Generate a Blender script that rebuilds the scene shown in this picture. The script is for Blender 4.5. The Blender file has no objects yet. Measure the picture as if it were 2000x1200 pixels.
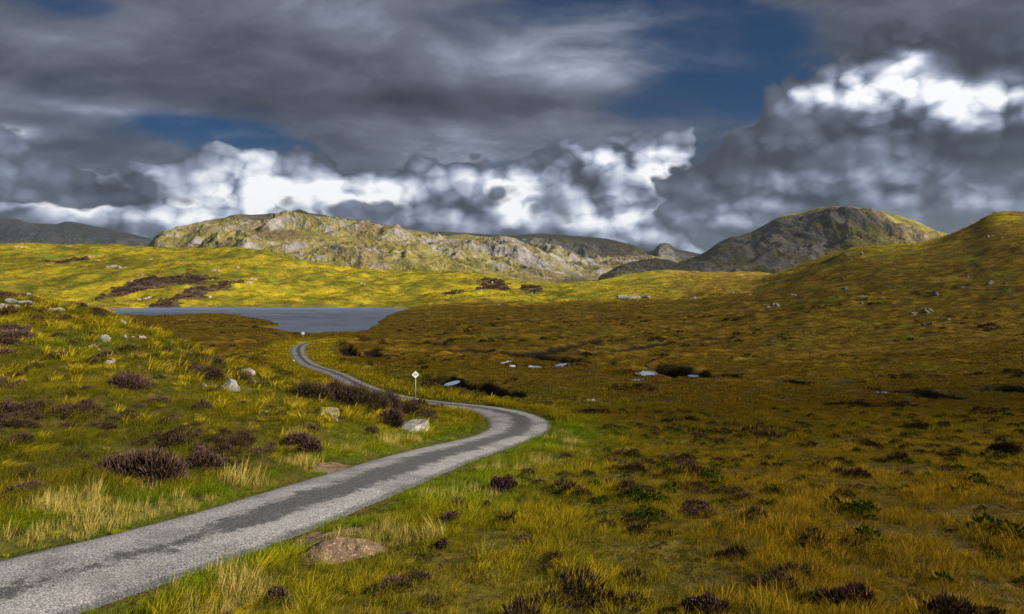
import bpy, math, random
import numpy as np
from mathutils import Vector

S = bpy.context.scene
C = S.collection
rng = np.random.default_rng(7)
random.seed(7)

# ------------------------------------------------------------------ camera
F = 1500.0          # focal length in units of a 2000 wide frame
HZ = 560.0          # horizon row of the 1200 high frame
CAMZ = 60.0         # eye height above the datum
cam_d = bpy.data.cameras.new('camera')
cam_d.sensor_width = 36.0
cam_d.lens = 36.0 * F / 2000.0
cam_d.shift_y = -(600.0 - HZ) / 2000.0
cam_d.clip_start = 0.1
cam_d.clip_end = 60000.0
cam = bpy.data.objects.new('camera', cam_d)
cam.location = (0, 0, CAMZ)
cam.rotation_euler = (math.radians(90), 0, 0)
C.objects.link(cam)
S.camera = cam

# ------------------------------------------------------------------ exposure / render
EXPOSURE = 1.4
S.view_settings.view_transform = 'Standard'
S.view_settings.look = 'None'
S.view_settings.exposure = EXPOSURE
S.view_settings.gamma = 1.0
S.view_settings.use_curve_mapping = False
S.render.engine = 'CYCLES'
S.cycles.use_denoising = True
S.cycles.denoiser = 'OPENIMAGEDENOISE'
S.cycles.denoising_input_passes = 'RGB_ALBEDO_NORMAL'
S.cycles.denoising_prefilter = 'NONE'
S.cycles.max_bounces = 4
S.cycles.diffuse_bounces = 2
S.cycles.glossy_bounces = 2
S.cycles.transmission_bounces = 2
S.cycles.volume_bounces = 0
S.cycles.transparent_max_bounces = 12
S.cycles.caustics_reflective = False
S.cycles.caustics_refractive = False
S.render.film_transparent = False

# ------------------------------------------------------------------ sun (from the right, a little behind the camera)
SUN_EL = math.radians(29)
SUN_AZ = math.radians(106)      # clockwise from the viewing direction (+Y)
SUN = Vector((math.sin(SUN_AZ) * math.cos(SUN_EL), math.cos(SUN_AZ) * math.cos(SUN_EL), math.sin(SUN_EL)))
sl = bpy.data.lights.new('sun', 'SUN')
sl.energy = 5.0
sl.angle = math.radians(0.6)
sl.volume_factor = 0.2
sl.color = (1.0, 0.93, 0.80)
so = bpy.data.objects.new('sun', sl)
so.rotation_euler = SUN.to_track_quat('Z', 'Y').to_euler()
so.location = (0, 0, 500)
C.objects.link(so)


# ------------------------------------------------------------------ node helper
class NT:
    def __init__(self, tree):
        self.t = tree
        self.n = tree.nodes
        self.l = tree.links

    def node(self, typ, **kw):
        nd = self.n.new(typ)
        for k, v in kw.items():
            setattr(nd, k, v)
        return nd

    def put(self, sock, v):
        if v is None:
            return
        if isinstance(v, bpy.types.NodeSocket):
            self.l.new(v, sock)
        else:
            if sock.type == 'RGBA' and hasattr(v, '__len__') and len(v) == 3:
                v = (*v, 1.0)
            if sock.type in ('VECTOR', 'RGBA') and not hasattr(v, '__len__'):
                v = (v,) * len(sock.default_value)
            sock.default_value = v

    def m(self, op, a, b=None, c=None, clamp=False):
        nd = self.node('ShaderNodeMath', operation=op, use_clamp=clamp)
        self.put(nd.inputs[0], a)
        self.put(nd.inputs[1], b)
        self.put(nd.inputs[2], c)
        return nd.outputs[0]

    def add(self, a, b): return self.m('ADD', a, b)
    def sub(self, a, b): return self.m('SUBTRACT', a, b)
    def mul(self, a, b): return self.m('MULTIPLY', a, b)
    def mad(self, a, b, c): return self.m('MULTIPLY_ADD', a, b, c)

    def v(self, op, a, b=None, c=None, out=0):
        nd = self.node('ShaderNodeVectorMath', operation=op)
        self.put(nd.inputs[0], a)
        if b is not None:
            self.put(nd.inputs['Scale'] if op == 'SCALE' else nd.inputs[1], b)
        if c is not None:
            self.put(nd.inputs[2], c)
        return nd.outputs[out]

    def ss(self, x, lo, hi, a=0.0, b=1.0, kind='SMOOTHSTEP'):
        nd = self.node('ShaderNodeMapRange', interpolation_type=kind)
        nd.clamp = True
        for i, q in enumerate((x, lo, hi, a, b)):
            self.put(nd.inputs[i], q)
        return nd.outputs[0]

    def mix(self, f, a, b, blend='MIX'):
        nd = self.node('ShaderNodeMix', data_type='RGBA', blend_type=blend)
        self.put(nd.inputs[0], f)
        self.put(nd.inputs[6], a)
        self.put(nd.inputs[7], b)
        return nd.outputs[2]

    def noise(self, vec, scale, detail=4.0, rough=0.55, dist=0.0, lac=2.0, typ='FBM', out=0, dims='3D'):
        nd = self.node('ShaderNodeTexNoise', noise_dimensions=dims, noise_type=typ)
        nd.normalize = True
        self.put(nd.inputs['Vector'], vec)
        self.put(nd.inputs['Scale'], scale)
        self.put(nd.inputs['Detail'], detail)
        self.put(nd.inputs['Roughness'], rough)
        self.put(nd.inputs['Lacunarity'], lac)
        self.put(nd.inputs['Distortion'], dist)
        return nd.outputs[out]

    def voro(self, vec, scale, feature='F1', out='Distance', detail=0.0, rough=0.5, smooth=0.5, rand=1.0, dims='3D'):
        nd = self.node('ShaderNodeTexVoronoi', feature=feature, voronoi_dimensions=dims)
        self.put(nd.inputs['Vector'], vec)
        self.put(nd.inputs['Scale'], scale)
        self.put(nd.inputs['Detail'], detail)
        self.put(nd.inputs['Roughness'], rough)
        self.put(nd.inputs['Randomness'], rand)
        if feature == 'SMOOTH_F1':
            self.put(nd.inputs['Smoothness'], smooth)
        return nd.outputs[out]

    def ramp(self, x, stops, interp='LINEAR'):
        nd = self.node('ShaderNodeValToRGB')
        cr = nd.color_ramp
        cr.interpolation = interp
        while len(cr.elements) < len(stops):
            cr.elements.new(0.5)
        for e, (p, c) in zip(cr.elements, stops):
            e.position = p
            e.color = (*c, 1.0) if len(c) == 3 else c
        self.put(nd.inputs[0], x)
        return nd.outputs[0]

    def sep(self, vec):
        nd = self.node('ShaderNodeSeparateXYZ')
        self.put(nd.inputs[0], vec)
        return nd.outputs

    def comb(self, x, y, z=0.0):
        nd = self.node('ShaderNodeCombineXYZ')
        self.put(nd.inputs[0], x)
        self.put(nd.inputs[1], y)
        self.put(nd.inputs[2], z)
        return nd.outputs[0]


# ------------------------------------------------------------------ world: daylight sky with broken cloud
def sky_angle(u, v):
    a = math.atan((u - 1000.0) / F)
    return a, math.atan((HZ - v) / F * math.cos(a))


def build_world():
    w = bpy.data.worlds.new('World')
    S.world = w
    w.use_nodes = True
    t = NT(w.node_tree)
    t.n.clear()
    D = t.v('NORMALIZE', t.node('ShaderNodeTexCoord').outputs['Generated'])
    x, y, z = t.sep(D)
    th = t.m('ARCTAN2', x, y)
    ph = t.m('ARCSINE', z)
    # irregular outlines: the angle coordinates are stirred by two scales of turbulence
    Dst = t.v('MULTIPLY', D, (1.0, 1.0, 1.7))
    w1 = t.v('SUBTRACT', t.noise(Dst, 3.2, 2.5, 0.55, out=1), (0.5, 0.5, 0.5))
    w2 = t.v('SUBTRACT', t.noise(Dst, 13.0, 3, 0.6, out=1), (0.5, 0.5, 0.5))
    P = t.comb(th, ph)
    Pw = t.v('ADD', P, t.v('MULTIPLY', w1, (0.16, 0.09, 0)))
    Pf = t.v('ADD', Pw, t.v('MULTIPLY', w2, (0.07, 0.05, 0)))

    def G(coord, blobs):
        acc = None
        for (u, v, ru, rv, amp) in blobs:
            a, e = sky_angle(u, v)
            q = t.v('MULTIPLY', t.v('SUBTRACT', coord, (a, e, 0)), (F / ru, F / rv, 0))
            g = t.m('EXPONENT', t.mul(t.v('DOT_PRODUCT', q, q, out=1), -1.0))
            acc = t.mul(g, amp) if acc is None else t.mad(g, amp, acc)
        return acc

    # --- clear blue behind everything
    nish = t.node('ShaderNodeTexSky', sky_type='NISHITA')
    nish.sun_disc = False
    nish.sun_elevation = SUN_EL
    nish.sun_rotation = SUN_AZ
    nish.altitude = 100
    nish.air_density = 1.0
    nish.dust_density = 0.4
    nish.ozone_density = 2.0
    blue = t.mix(1.0, nish.outputs[0], (0.0008, 0.0135, 0.028), 'MULTIPLY')

    # --- upper streaky sheet (seen from below, so it follows a flat layer overhead)
    zz = t.add(t.m('MAXIMUM', z, 0.0), 0.24)
    plane = t.comb(t.m('DIVIDE', x, zz), t.m('DIVIDE', y, zz))
    plane = t.v('ADD', plane, t.v('MULTIPLY', w1, (0.30, 0.35, 0)))
    s1 = t.noise(t.v('MULTIPLY', plane, (0.75, 1.0, 1)), 1.05, 6, 0.55, dims='2D')
    s2 = t.noise(t.v('MULTIPLY', plane, (0.85, 1.2, 1)), 2.9, 7, 0.58, dims='2D')
    holes = G(Pw, HOLES)
    lights = G(Pw, STRAT_LIGHT)
    sheet = t.add(t.mad(s1, 1.0, t.mul(s2, 0.35)), -0.02)
    cov_s = t.m('MAXIMUM', t.ss(t.sub(sheet, holes), 0.22, 0.60), t.ss(t.add(t.mul(s1, 0.5), t.mul(s2, 0.5)), 0.34, 0.66, 0.0, 0.75))
    lum_s = t.add(t.mad(s2, 0.9, t.mul(s1, 0.55)), t.add(lights, -0.36))
    col_s = t.ramp(lum_s, SHEET_RAMP)
    col = t.mix(cov_s, blue, col_s)

    # --- heaped clouds: density from placed masses plus cauliflower noise, lit from the upper right
    def puff(c):
        acc = t.mul(t.sub(t.noise(c, 9.0, 6.5, 0.58, dims='2D'), 0.5), 0.62)
        for sc, am in ((8.5, 0.40), (20.0, 0.24), (47.0, 0.13)):
            f = t.voro(c, sc, 'F1', dims='2D')
            acc = t.mad(t.sub(0.62, t.mul(t.mul(f, f), 1.7)), am, acc)
        return t.sub(acc, 0.20)

    C3 = t.v('ADD', t.v('MULTIPLY', P, (1.0, 1.35, 0)), t.v('SCALE', w2, 0.022))
    p0 = puff(C3)
    p1 = puff(t.v('ADD', C3, (0.010, 0.017, 0)))
    lit = t.sub(p0, p1)

    def heap(base, blobs, lo, hi, bright, ramp, amp=1.0, keep=0.30, rim=1.0, crown=0.5, solid=0.0):
        mass = G(Pf, blobs)
        if solid:
            mass = t.mad(G(P, blobs), solid, mass)
        if crown:
            above = G(t.v('ADD', P, (0.010, 0.030, 0)), blobs)
            top = t.m('MAXIMUM', t.sub(G(P, blobs), above), -0.3)
        else:
            top = 0.0
        dens = t.mad(p0, t.mul(t.ss(mass, 0.04, 0.30), amp), mass)
        cov = t.ss(dens, lo, hi)
        tone = t.m('MAXIMUM', t.add(bright, 0.16), 0.10)
        lum = t.add(t.mad(top, t.mul(tone, crown), bright), t.mul(tone, t.add(t.mul(lit, rim), t.mul(p0, keep))))
        return t.mix(cov, base, t.ramp(t.mul(lum, 0.86), ramp))

    col = heap(col, HEAP_FAR, 0.36, 0.48, t.mul(G(Pf, HEAP_FAR_LIGHT), 0.74), HEAP_RAMP, 1.1, 1.5, 2.2, 0.7, 0.25)
    col = heap(col, HEAP_RIGHT, 0.34, 0.48, t.mul(G(Pf, HEAP_RIGHT_LIGHT), 0.80), HEAP_RAMP, 1.0, 1.4, 1.9, 0.0, 0.15)
    col = heap(col, SCUD, 0.32, 0.56, G(Pf, SCUD_LIGHT), HEAP_RAMP, 1.0, 1.0, 1.4, 0.0)
    bg = t.node('ShaderNodeBackground')
    t.put(bg.inputs['Color'], col)
    bg.inputs['Strength'].default_value = 1.0 / 2 ** EXPOSURE
    out = t.node('ShaderNodeOutputWorld')
    t.l.new(bg.outputs[0], out.inputs[0])
    w.cycles.sampling_method = 'MANUAL'
    w.cycles.sample_map_resolution = 512


# direction masses: (column, row, half width, half height, strength) converted to angles
HOLES = [(1470, 80, 220, 62, 0.42), (1800, 45, 230, 60, -0.45), (1560, 10, 90, 24, -0.3), (1440, 200, 200, 45, 0.50), (1130, 10, 180, 40, 0.22), (440, 274, 95, 28, 0.60),
         (360, 252, 70, 18, 0.45), (960, 335, 60, 22, 0.55), (600, 300, 60, 18, 0.2), (110, 0, 90, 26, 0.35), (1390, 458, 60, 18, 0.5)]
STRAT_LIGHT = [(1130, 110, 330, 60, 0.26), (1330, 150, 200, 30, 0.16), (950, 20, 260, 40, 0.12), (170, 215, 150, 20, 0.26),
               (40, 275, 80, 16, 0.60), (60, 65, 100, 30, 0.18), (900, 270, 300, 24, 0.16), (430, 258, 70, 12, 0.3),
               (350, 120, 340, 60, -0.05), (950, 215, 340, 34, -0.24), (300, 320, 260, 34, -0.16), (640, 200, 260, 26, -0.12), (200, 170, 250, 24, -0.08),
               (1780, 90, 260, 60, -0.10), (1900, 150, 200, 40, -0.06), (1700, 30, 120, 30, 0.14), (1000, 450, 1300, 60, 0.22), (1600, 0, 140, 24, -0.1)]
SHEET_RAMP = [(0.0, (0.030, 0.036, 0.052)), (0.26, (0.070, 0.080, 0.112)), (0.50, (0.145, 0.162, 0.218)),
              (0.72, (0.30, 0.335, 0.43)), (1.0, (0.95, 0.97, 1.0))]
HEAP_FAR = [(260, 400, 270, 55, 0.85), (520, 372, 110, 80, 1.0), (700, 390, 150, 66, 0.9), (880, 395, 120, 55, 0.8),
            (1010, 390, 110, 66, 0.9), (1130, 395, 120, 80, 0.85), (1290, 345, 115, 66, 1.0), (1180, 440, 260, 45, 0.95),
            (1330, 470, 150, 30, 0.9), (800, 450, 600, 40, 0.75), (60, 430, 160, 50, 0.7), (1800, 430, 280, 50, 0.5)]
HEAP_FAR_LIGHT = [(1000, 430, 1600, 130, 0.10), (250, 400, 200, 42, 0.75), (505, 360, 80, 66, 0.95), (600, 400, 70, 50, 0.3), (710, 375, 110, 44, 0.62), (960, 360, 110, 36, 0.58),
                  (1010, 405, 60, 50, 0.5), (1315, 328, 60, 42, 0.95), (1205, 322, 80, 34, 0.75), (1200, 415, 80, 34, 0.6),
                  (1150, 330, 70, 30, 0.4), (820, 430, 900, 75, 0.24), (1300, 468, 130, 18, 0.35), (20, 440, 200, 30, 0.15)]
HEAP_RIGHT = [(1600, 330, 190, 90, 0.95), (1800, 300, 220, 130, 1.1), (1640, 215, 105, 66, 0.85), (1738, 135, 66, 56, 0.85),
              (1950, 210, 150, 110, 0.9), (1470, 345, 130, 66, 0.8), (1950, 420, 260, 80, 0.9), (1500, 425, 150, 36, 0.6)]
HEAP_RIGHT_LIGHT = [(1750, 330, 500, 160, 0.06), (1740, 120, 36, 24, 0.8), (1635, 148, 42, 26, 0.75), (1770, 180, 140, 34, 0.85), (1940, 205, 120, 34, 0.85),
                    (1640, 195, 80, 34, 0.45), (1560, 215, 60, 22, 0.4), (1720, 310, 420, 120, 0.20), (1620, 378, 90, 24, 0.34), (1840, 385, 100, 34, 0.20),
                    (1420, 412, 90, 20, 0.38), (1950, 412, 80, 16, 0.32), (1790, 255, 90, 24, 0.35), (1560, 320, 220, 50, -0.08)]
SCUD = [(40, 355, 110, 55, 0.8), (20, 300, 50, 45, 0.6), (200, 400, 60, 22, 0.75), (285, 402, 55, 32, 0.7), (120, 390, 80, 28, 0.6), (400, 392, 60, 22, 0.30),
        (900, 392, 100, 34, 0.5), (1040, 360, 60, 30, 0.3), (1090, 395, 52, 48, 0.5), (640, 400, 90, 26, 0.34), (780, 410, 80, 30, 0.36),
        (1965, 300, 66, 46, 0.9), (1560, 295, 180, 60, 0.5), (560, 305, 60, 14, 0.3)]
SCUD_LIGHT = [(500, 350, 900, 160, 0.22), (1090, 375, 60, 40, 0.22), (1960, 300, 100, 60, 0.0), (1500, 300, 300, 100, 0.14), (20, 330, 60, 70, 0.10), (285, 385, 30, 14, 0.25)]
HEAP_RAMP = [(0.0, (0.038, 0.046, 0.066)), (0.20, (0.092, 0.108, 0.15)), (0.38, (0.20, 0.235, 0.32)), (0.60, (0.42, 0.47, 0.58)),
             (0.84, (0.74, 0.78, 0.85)), (1.0, (0.97, 0.98, 1.0))]
build_world()
# === STRUCTURE
# ================================================================== noise (vectorised gradient noise)
_perm = np.random.default_rng(11).permutation(4096)
_ang = np.random.default_rng(12).uniform(0, 2 * math.pi, 4096)
_gx, _gy = np.cos(_ang), np.sin(_ang)


def perlin(x, y, seed=0):
    x = np.asarray(x, float); y = np.asarray(y, float)
    xi = np.floor(x).astype(np.int64); yi = np.floor(y).astype(np.int64)
    fx = x - xi; fy = y - yi
    ux = fx * fx * fx * (fx * (fx * 6 - 15) + 10)
    uy = fy * fy * fy * (fy * (fy * 6 - 15) + 10)

    def g(ix, iy, dx, dy):
        h = _perm[(_perm[(ix + seed * 131) & 4095] + iy) & 4095]
        return _gx[h] * dx + _gy[h] * dy
    a = g(xi, yi, fx, fy); b = g(xi + 1, yi, fx - 1, fy)
    c = g(xi, yi + 1, fx, fy - 1); d = g(xi + 1, yi + 1, fx - 1, fy - 1)
    return ((a + ux * (b - a)) + uy * ((c + ux * (d - c)) - (a + ux * (b - a)))) * 1.5


def fbm(x, y, oct=4, seed=0, gain=0.5, lac=2.03):
    s = 0.0; a = 1.0; n = 0.0
    for i in range(oct):
        s = s + a * perlin(x, y, seed + i * 7); n += a
        a *= gain; x = x * lac + 17.3; y = y * lac - 9.1
    return s / n


def ridged(x, y, oct=5, seed=0, gain=0.5, lac=2.07):
    s = 0.0; a = 1.0; n = 0.0; w = 1.0
    for i in range(oct):
        r = (1.0 - np.abs(perlin(x, y, seed + i * 5))) ** 2
        s = s + a * r * w; n += a
        w = np.clip(r * 1.4, 0, 1)
        a *= gain; x = x * lac + 3.3; y = y * lac + 8.7
    return s / n


def sstep(x, lo, hi):
    t = np.clip((np.asarray(x, float) - lo) / (hi - lo), 0, 1)
    return t * t * (3 - 2 * t)


def pchip(xs, ys, xq):
    xs = np.asarray(xs, float); ys = np.asarray(ys, float)
    h = np.diff(xs)
    dl = (np.diff(ys, axis=0).T / h).T
    m = np.zeros_like(ys)
    for i in range(1, len(xs) - 1):
        p = dl[i - 1] * dl[i]
        w1 = 2 * h[i] + h[i - 1]; w2 = h[i] + 2 * h[i - 1]
        with np.errstate(divide='ignore', invalid='ignore'):
            v = (w1 + w2) / (w1 / dl[i - 1] + w2 / dl[i])
        m[i] = np.where(p > 0, v, 0.0)
    m[0] = dl[0]; m[-1] = dl[-1]
    xq = np.clip(xq, xs[0], xs[-1])
    k = np.clip(np.searchsorted(xs, xq, side='right') - 1, 0, len(xs) - 2)
    t = (xq - xs[k]) / h[k]
    if ys.ndim > 1:
        t = t[:, None]; hk = h[k][:, None]
    else:
        hk = h[k]
    return ((1 + 2 * t) * (1 - t) ** 2 * ys[k] + t * (1 - t) ** 2 * hk * m[k]
            + t * t * (3 - 2 * t) * ys[k + 1] + t * t * (t - 1) * hk * m[k + 1])


# ================================================================== survey of the valley
# sections along bearings: each lists (distance ahead, sight row) of the ground; heights follow from both
NEAR = [(2, 2300), (4, 1700), (7, 1380)]
SECT = {
    -600: NEAR + [(10, 1205), (13, 1070), (20, 880), (40, 645), (60, 570), (90, 590), (140, 640), (250, 650), (400, 617), (600, 595), (800, 540), (1100, 480), (1400, 500), (2000, 556), (2600, 560)],
    0: NEAR + [(10, 1205), (12.6, 1085), (15, 1000), (20, 880), (30, 740), (45, 625), (58, 580), (75, 592), (110, 640), (160, 680), (250, 654), (400, 618), (600, 598), (800, 540), (950, 505), (1100, 476), (1400, 500), (2000, 556), (2600, 560)],
    150: NEAR + [(10, 1205), (13, 1068), (16, 975), (20, 880), (30, 745), (42, 650), (52, 603), (65, 608), (90, 655), (140, 690), (180, 675), (250, 655), (400, 620), (560, 601), (600, 596), (800, 545), (950, 508), (1100, 477), (1400, 505), (2000, 556), (2600, 560)],
    300: NEAR + [(10, 1205), (13, 1070), (16, 985), (22, 870), (30, 770), (40, 690), (48, 652), (60, 665), (85, 702), (130, 705), (180, 675), (250, 655), (400, 620), (560, 601), (600, 595), (800, 540), (950, 505), (1100, 486), (1400, 510), (2000, 556), (2600, 560)],
    450: NEAR + [(10, 1205), (13, 1075), (16, 990), (18, 945), (24, 850), (32, 778), (40, 730), (46, 712), (58, 722), (80, 732), (120, 712), (150, 692), (200, 665), (260, 646), (300, 634), (350, 624), (385, 618), (430, 612), (560, 602), (600, 595), (800, 545), (950, 510), (1100, 488), (1400, 512), (2000, 556), (2600, 560)],
    600: NEAR + [(10, 1205), (14.5, 1025), (17, 965), (19.5, 930), (24, 865), (30, 810), (36, 778), (42, 762), (52, 764), (70, 762), (90, 745), (108, 725), (130, 705), (150, 690), (178, 675), (205, 666), (240, 657), (300, 640), (560, 602), (600, 596), (800, 555), (950, 525), (1060, 512), (1400, 525), (2000, 552), (2600, 558)],
    750: NEAR + [(10, 1205), (15, 1010), (20, 925), (25, 885), (30, 848), (36, 818), (41, 803), (50, 802), (65, 788), (76, 768), (88, 750), (108, 727), (130, 706), (150, 692), (180, 676), (240, 657), (300, 640), (400, 621), (560, 602), (600, 597), (800, 560), (950, 538), (1100, 528), (1400, 536), (2000, 550), (2600, 556)],
    900: NEAR + [(10, 1205), (15, 1010), (20, 925), (25, 890), (33, 860), (40, 838), (46, 824), (55, 807), (61, 797), (69, 785), (76, 772), (88, 752), (108, 727), (130, 705), (150, 692), (180, 675), (240, 652), (350, 625), (500, 600), (700, 572), (850, 548), (1000, 536), (1300, 545), (2000, 552), (2600, 556)],
    1000: NEAR + [(10, 1205), (15, 1010), (20, 928), (25, 898), (33, 864), (40, 842), (46, 829), (55, 812), (61, 800), (69, 787), (80, 766), (108, 727), (130, 705), (160, 686), (250, 645), (380, 615), (520, 594), (700, 574), (900, 556), (1050, 549), (1300, 556), (2000, 552), (2600, 556)],
    1100: NEAR + [(10, 1205), (15, 1010), (20, 930), (25, 905), (33, 868), (40, 847), (46, 835), (55, 818), (61, 804), (69, 789), (82, 765), (108, 728), (130, 706), (170, 682), (280, 638), (400, 610), (500, 596), (600, 586), (800, 571), (1000, 562), (1150, 558), (1400, 562), (2000, 554), (2600, 556)],
    1300: NEAR + [(10, 1200), (15, 1010), (20, 935), (25, 910), (33, 872), (46, 835), (61, 800), (82, 763), (108, 730), (150, 697), (200, 670), (300, 628), (420, 600), (600, 577), (850, 557), (1100, 543), (1400, 529), (1600, 533), (2000, 548), (2600, 556)],
    1450: NEAR + [(10, 1200), (15, 1010), (20, 937), (25, 912), (33, 874), (46, 836), (82, 762), (110, 730), (150, 695), (200, 662), (250, 638), (320, 612), (420, 589), (560, 570), (800, 552), (1100, 541), (1400, 536), (1600, 539), (2000, 548), (2600, 556)],
    1600: NEAR + [(10, 1200), (15, 1010), (25, 912), (46, 835), (82, 760), (110, 728), (150, 690), (200, 650), (250, 618), (300, 597), (400, 565), (500, 533), (580, 516), (680, 512), (900, 530), (1400, 545), (2000, 550), (2600, 556)],
    1680: NEAR + [(10, 1200), (15, 1010), (25, 912), (46, 833), (82, 758), (110, 725), (150, 685), (200, 645), (250, 613), (300, 590), (400, 550), (500, 512), (580, 486), (700, 490), (900, 520), (1400, 545), (2000, 550), (2600, 556)],
    1800: NEAR + [(10, 1200), (15, 1010), (25, 912), (46, 830), (80, 755), (110, 718), (150, 675), (200, 632), (260, 592), (330, 560), (420, 525), (500, 497), (580, 477), (700, 482), (900, 500), (1400, 540), (2000, 548), (2600, 556)],
    1890: NEAR + [(10, 1200), (15, 1008), (25, 910), (46, 828), (80, 752), (110, 714), (150, 670), (200, 627), (260, 585), (330, 550), (420, 508), (500, 476), (560, 447), (640, 448), (900, 480), (1400, 530), (2000, 545), (2600, 556)],
    1945: NEAR + [(10, 1200), (15, 1006), (25, 907), (46, 825), (80, 748), (110, 710), (150, 666), (200, 622), (260, 580), (330, 542), (420, 492), (500, 452), (560, 420), (640, 424), (900, 470), (1400, 525), (2000, 545), (2600, 556)],
    2000: NEAR + [(10, 1200), (15, 1005), (25, 905), (46, 822), (80, 745), (110, 705), (150, 662), (200, 618), (260, 575), (330, 535), (420, 484), (500, 444), (560, 417), (650, 422), (900, 460), (1400, 520), (2000, 545), (2600, 556)],
    2600: NEAR + [(10, 1200), (15, 1000), (25, 895), (46, 810), (80, 735), (110, 690), (150, 650), (200, 600), (260, 550), (330, 505), (420, 450), (560, 395), (650, 395), (900, 430), (1400, 500), (2000, 545), (2600, 556)],
}
LN0, LN1, NLN = math.log(2.0), math.log(2600.0), 460
_lng = np.linspace(LN0, LN1, NLN)
_us = np.array(sorted(SECT), float)
_tab = np.array([pchip(np.log([p[0] for p in SECT[int(u)]]), [(HZ - p[1]) / F for p in SECT[int(u)]], _lng) for u in _us])
_ug = np.linspace(-600, 2600, 321)
_T = pchip(_us, _tab, _ug)
# soften kinks between bearings
for _ in range(2):
    _T[1:-1] = 0.25 * _T[:-2] + 0.5 * _T[1:-1] + 0.25 * _T[2:]


def survey(X, Y):
    Yc = np.clip(Y, 2.0, 2600.0)
    u = np.clip(1000 + F * X / np.maximum(Y, 0.5), -600, 2600)
    a = np.clip((u + 600) / 10.0, 0, 319.999); ai = a.astype(int); af = a - ai
    b = np.clip((np.log(Yc) - LN0) / (LN1 - LN0) * (NLN - 1), 0, NLN - 1.001); bi = b.astype(int); bf = b - bi
    e = ((_T[ai, bi] * (1 - bf) + _T[ai, bi + 1] * bf) * (1 - af) + (_T[ai + 1, bi] * (1 - bf) + _T[ai + 1, bi + 1] * bf) * af)
    return e * Yc


# ------------------------------------------------------------------ road course (both edges surveyed)
ROADY = [(2300, 3.2), (1400, 7.9), (1290, 8.9), (1200, 10.3), (1097, 12.4), (1025, 14.5), (930, 19.5), (890, 25), (860, 33), (835, 46), (815, 55), (800, 61), (785, 69), (770, 76), (750, 88), (725, 108), (705, 130), (690, 150), (675, 178), (666, 205), (660, 225)]
_rv = np.array([p[0] for p in ROADY][::-1], float); _ry = np.log(np.array([p[1] for p in ROADY][::-1]))
ROAD_L = [(-700, 1240), (-250, 1150), (0, 1097), (140, 1067), (315, 1021), (420, 986), (560, 946), (649, 919), (698, 906), (740, 894), (810, 876), (897, 859), (936, 847), (953, 834), (950, 821), (936, 809), (915, 802), (880, 797), (840, 793), (790, 786), (740, 776), (700, 763), (671, 750), (653, 737), (632, 727), (605, 718), (582, 709), (572, 701), (567.5, 690), (569, 679), (578, 673.5), (597, 670), (630, 668), (662, 667)]
ROAD_R = [(-450, 1420), (-100, 1290), (122, 1196), (280, 1130), (420, 1091), (525, 1056), (595, 1037), (645, 1020), (715, 976), (810, 941), (897, 905), (967, 882), (1020, 861), (1055, 849), (1077, 834), (1074, 822), (1048, 811), (1013, 802), (950, 794), (880, 787), (824, 780), (800, 775), (762, 766), (725, 753), (695, 741), (665, 729), (635, 720), (618, 713), (605, 701), (597, 690), (596, 681), (601, 674.5), (615, 670), (640, 667), (665, 665.5)]


def road_world(pts):
    o = []
    for u, v in pts:
        Y = math.exp(float(pchip(_rv, _ry, np.array([v]))[0]))
        o.append(((u - 1000) / F * Y, Y, (HZ - v) / F * Y))
    return np.array(o)


def resample(p, n):
    d = np.r_[0, np.cumsum(np.linalg.norm(np.diff(p, axis=0), axis=1))]
    q = np.linspace(0, d[-1], n)
    return np.stack([pchip(d, p[:, i], q) for i in range(p.shape[1])], 1)


_RL, _RR = resample(road_world(ROAD_L), 900), resample(road_world(ROAD_R), 900)
_cl = []
for p in _RL[::3]:
    k = np.argmin(((_RR[:, :2] - p[:2]) ** 2).sum(1))
    _cl.append(np.r_[(p + _RR[k]) / 2, np.hypot(*(p - _RR[k])[:2]) / 2])
for p in _RR[::3]:
    pass
RC = resample(np.array(_cl), 700)


def smooth1(a, s):
    k = np.exp(-0.5 * (np.arange(-3 * s, 3 * s + 1) / s) ** 2); k /= k.sum()
    pad = np.pad(a, ((3 * s, 3 * s), (0, 0)), mode='edge')
    return np.stack([np.convolve(pad[:, i], k, 'valid') for i in range(a.shape[1])], 1)


RC[:, :2] = smooth1(RC[:, :2], 5)
RC[:, 2:3] = smooth1(RC[:, 2:3], 10)
RC[:, 3:4] = np.clip(smooth1(RC[:, 3:4], 14), 1.35, 2.3)
RC = resample(RC, 900)
_tan = np.gradient(RC[:, :2], axis=0)
_tan /= np.linalg.norm(_tan, axis=1)[:, None]
RN = np.stack([-_tan[:, 1], _tan[:, 0]], 1)      # left of travel


def road_near(X, Y):
    """distance to the centre line, half width, road height, index; far away -> big"""
    X = np.asarray(X, float).ravel(); Y = np.asarray(Y, float).ravel()
    d = np.full(X.shape, 1e3); idx = np.zeros(X.shape, int)
    sel = np.where((Y < 245) & (X < 25) & (X > -75))[0]
    R = RC[::2, :2].astype(np.float32)
    for s in range(0, len(sel), 40000):
        q = sel[s:s + 40000]
        dd = (X[q, None].astype(np.float32) - R[None, :, 0]) ** 2 + (Y[q, None].astype(np.float32) - R[None, :, 1]) ** 2
        k = dd.argmin(1)
        d[q] = np.sqrt(dd[np.arange(len(q)), k]); idx[q] = k * 2
    return d, RC[idx, 3], RC[idx, 2], idx


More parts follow.
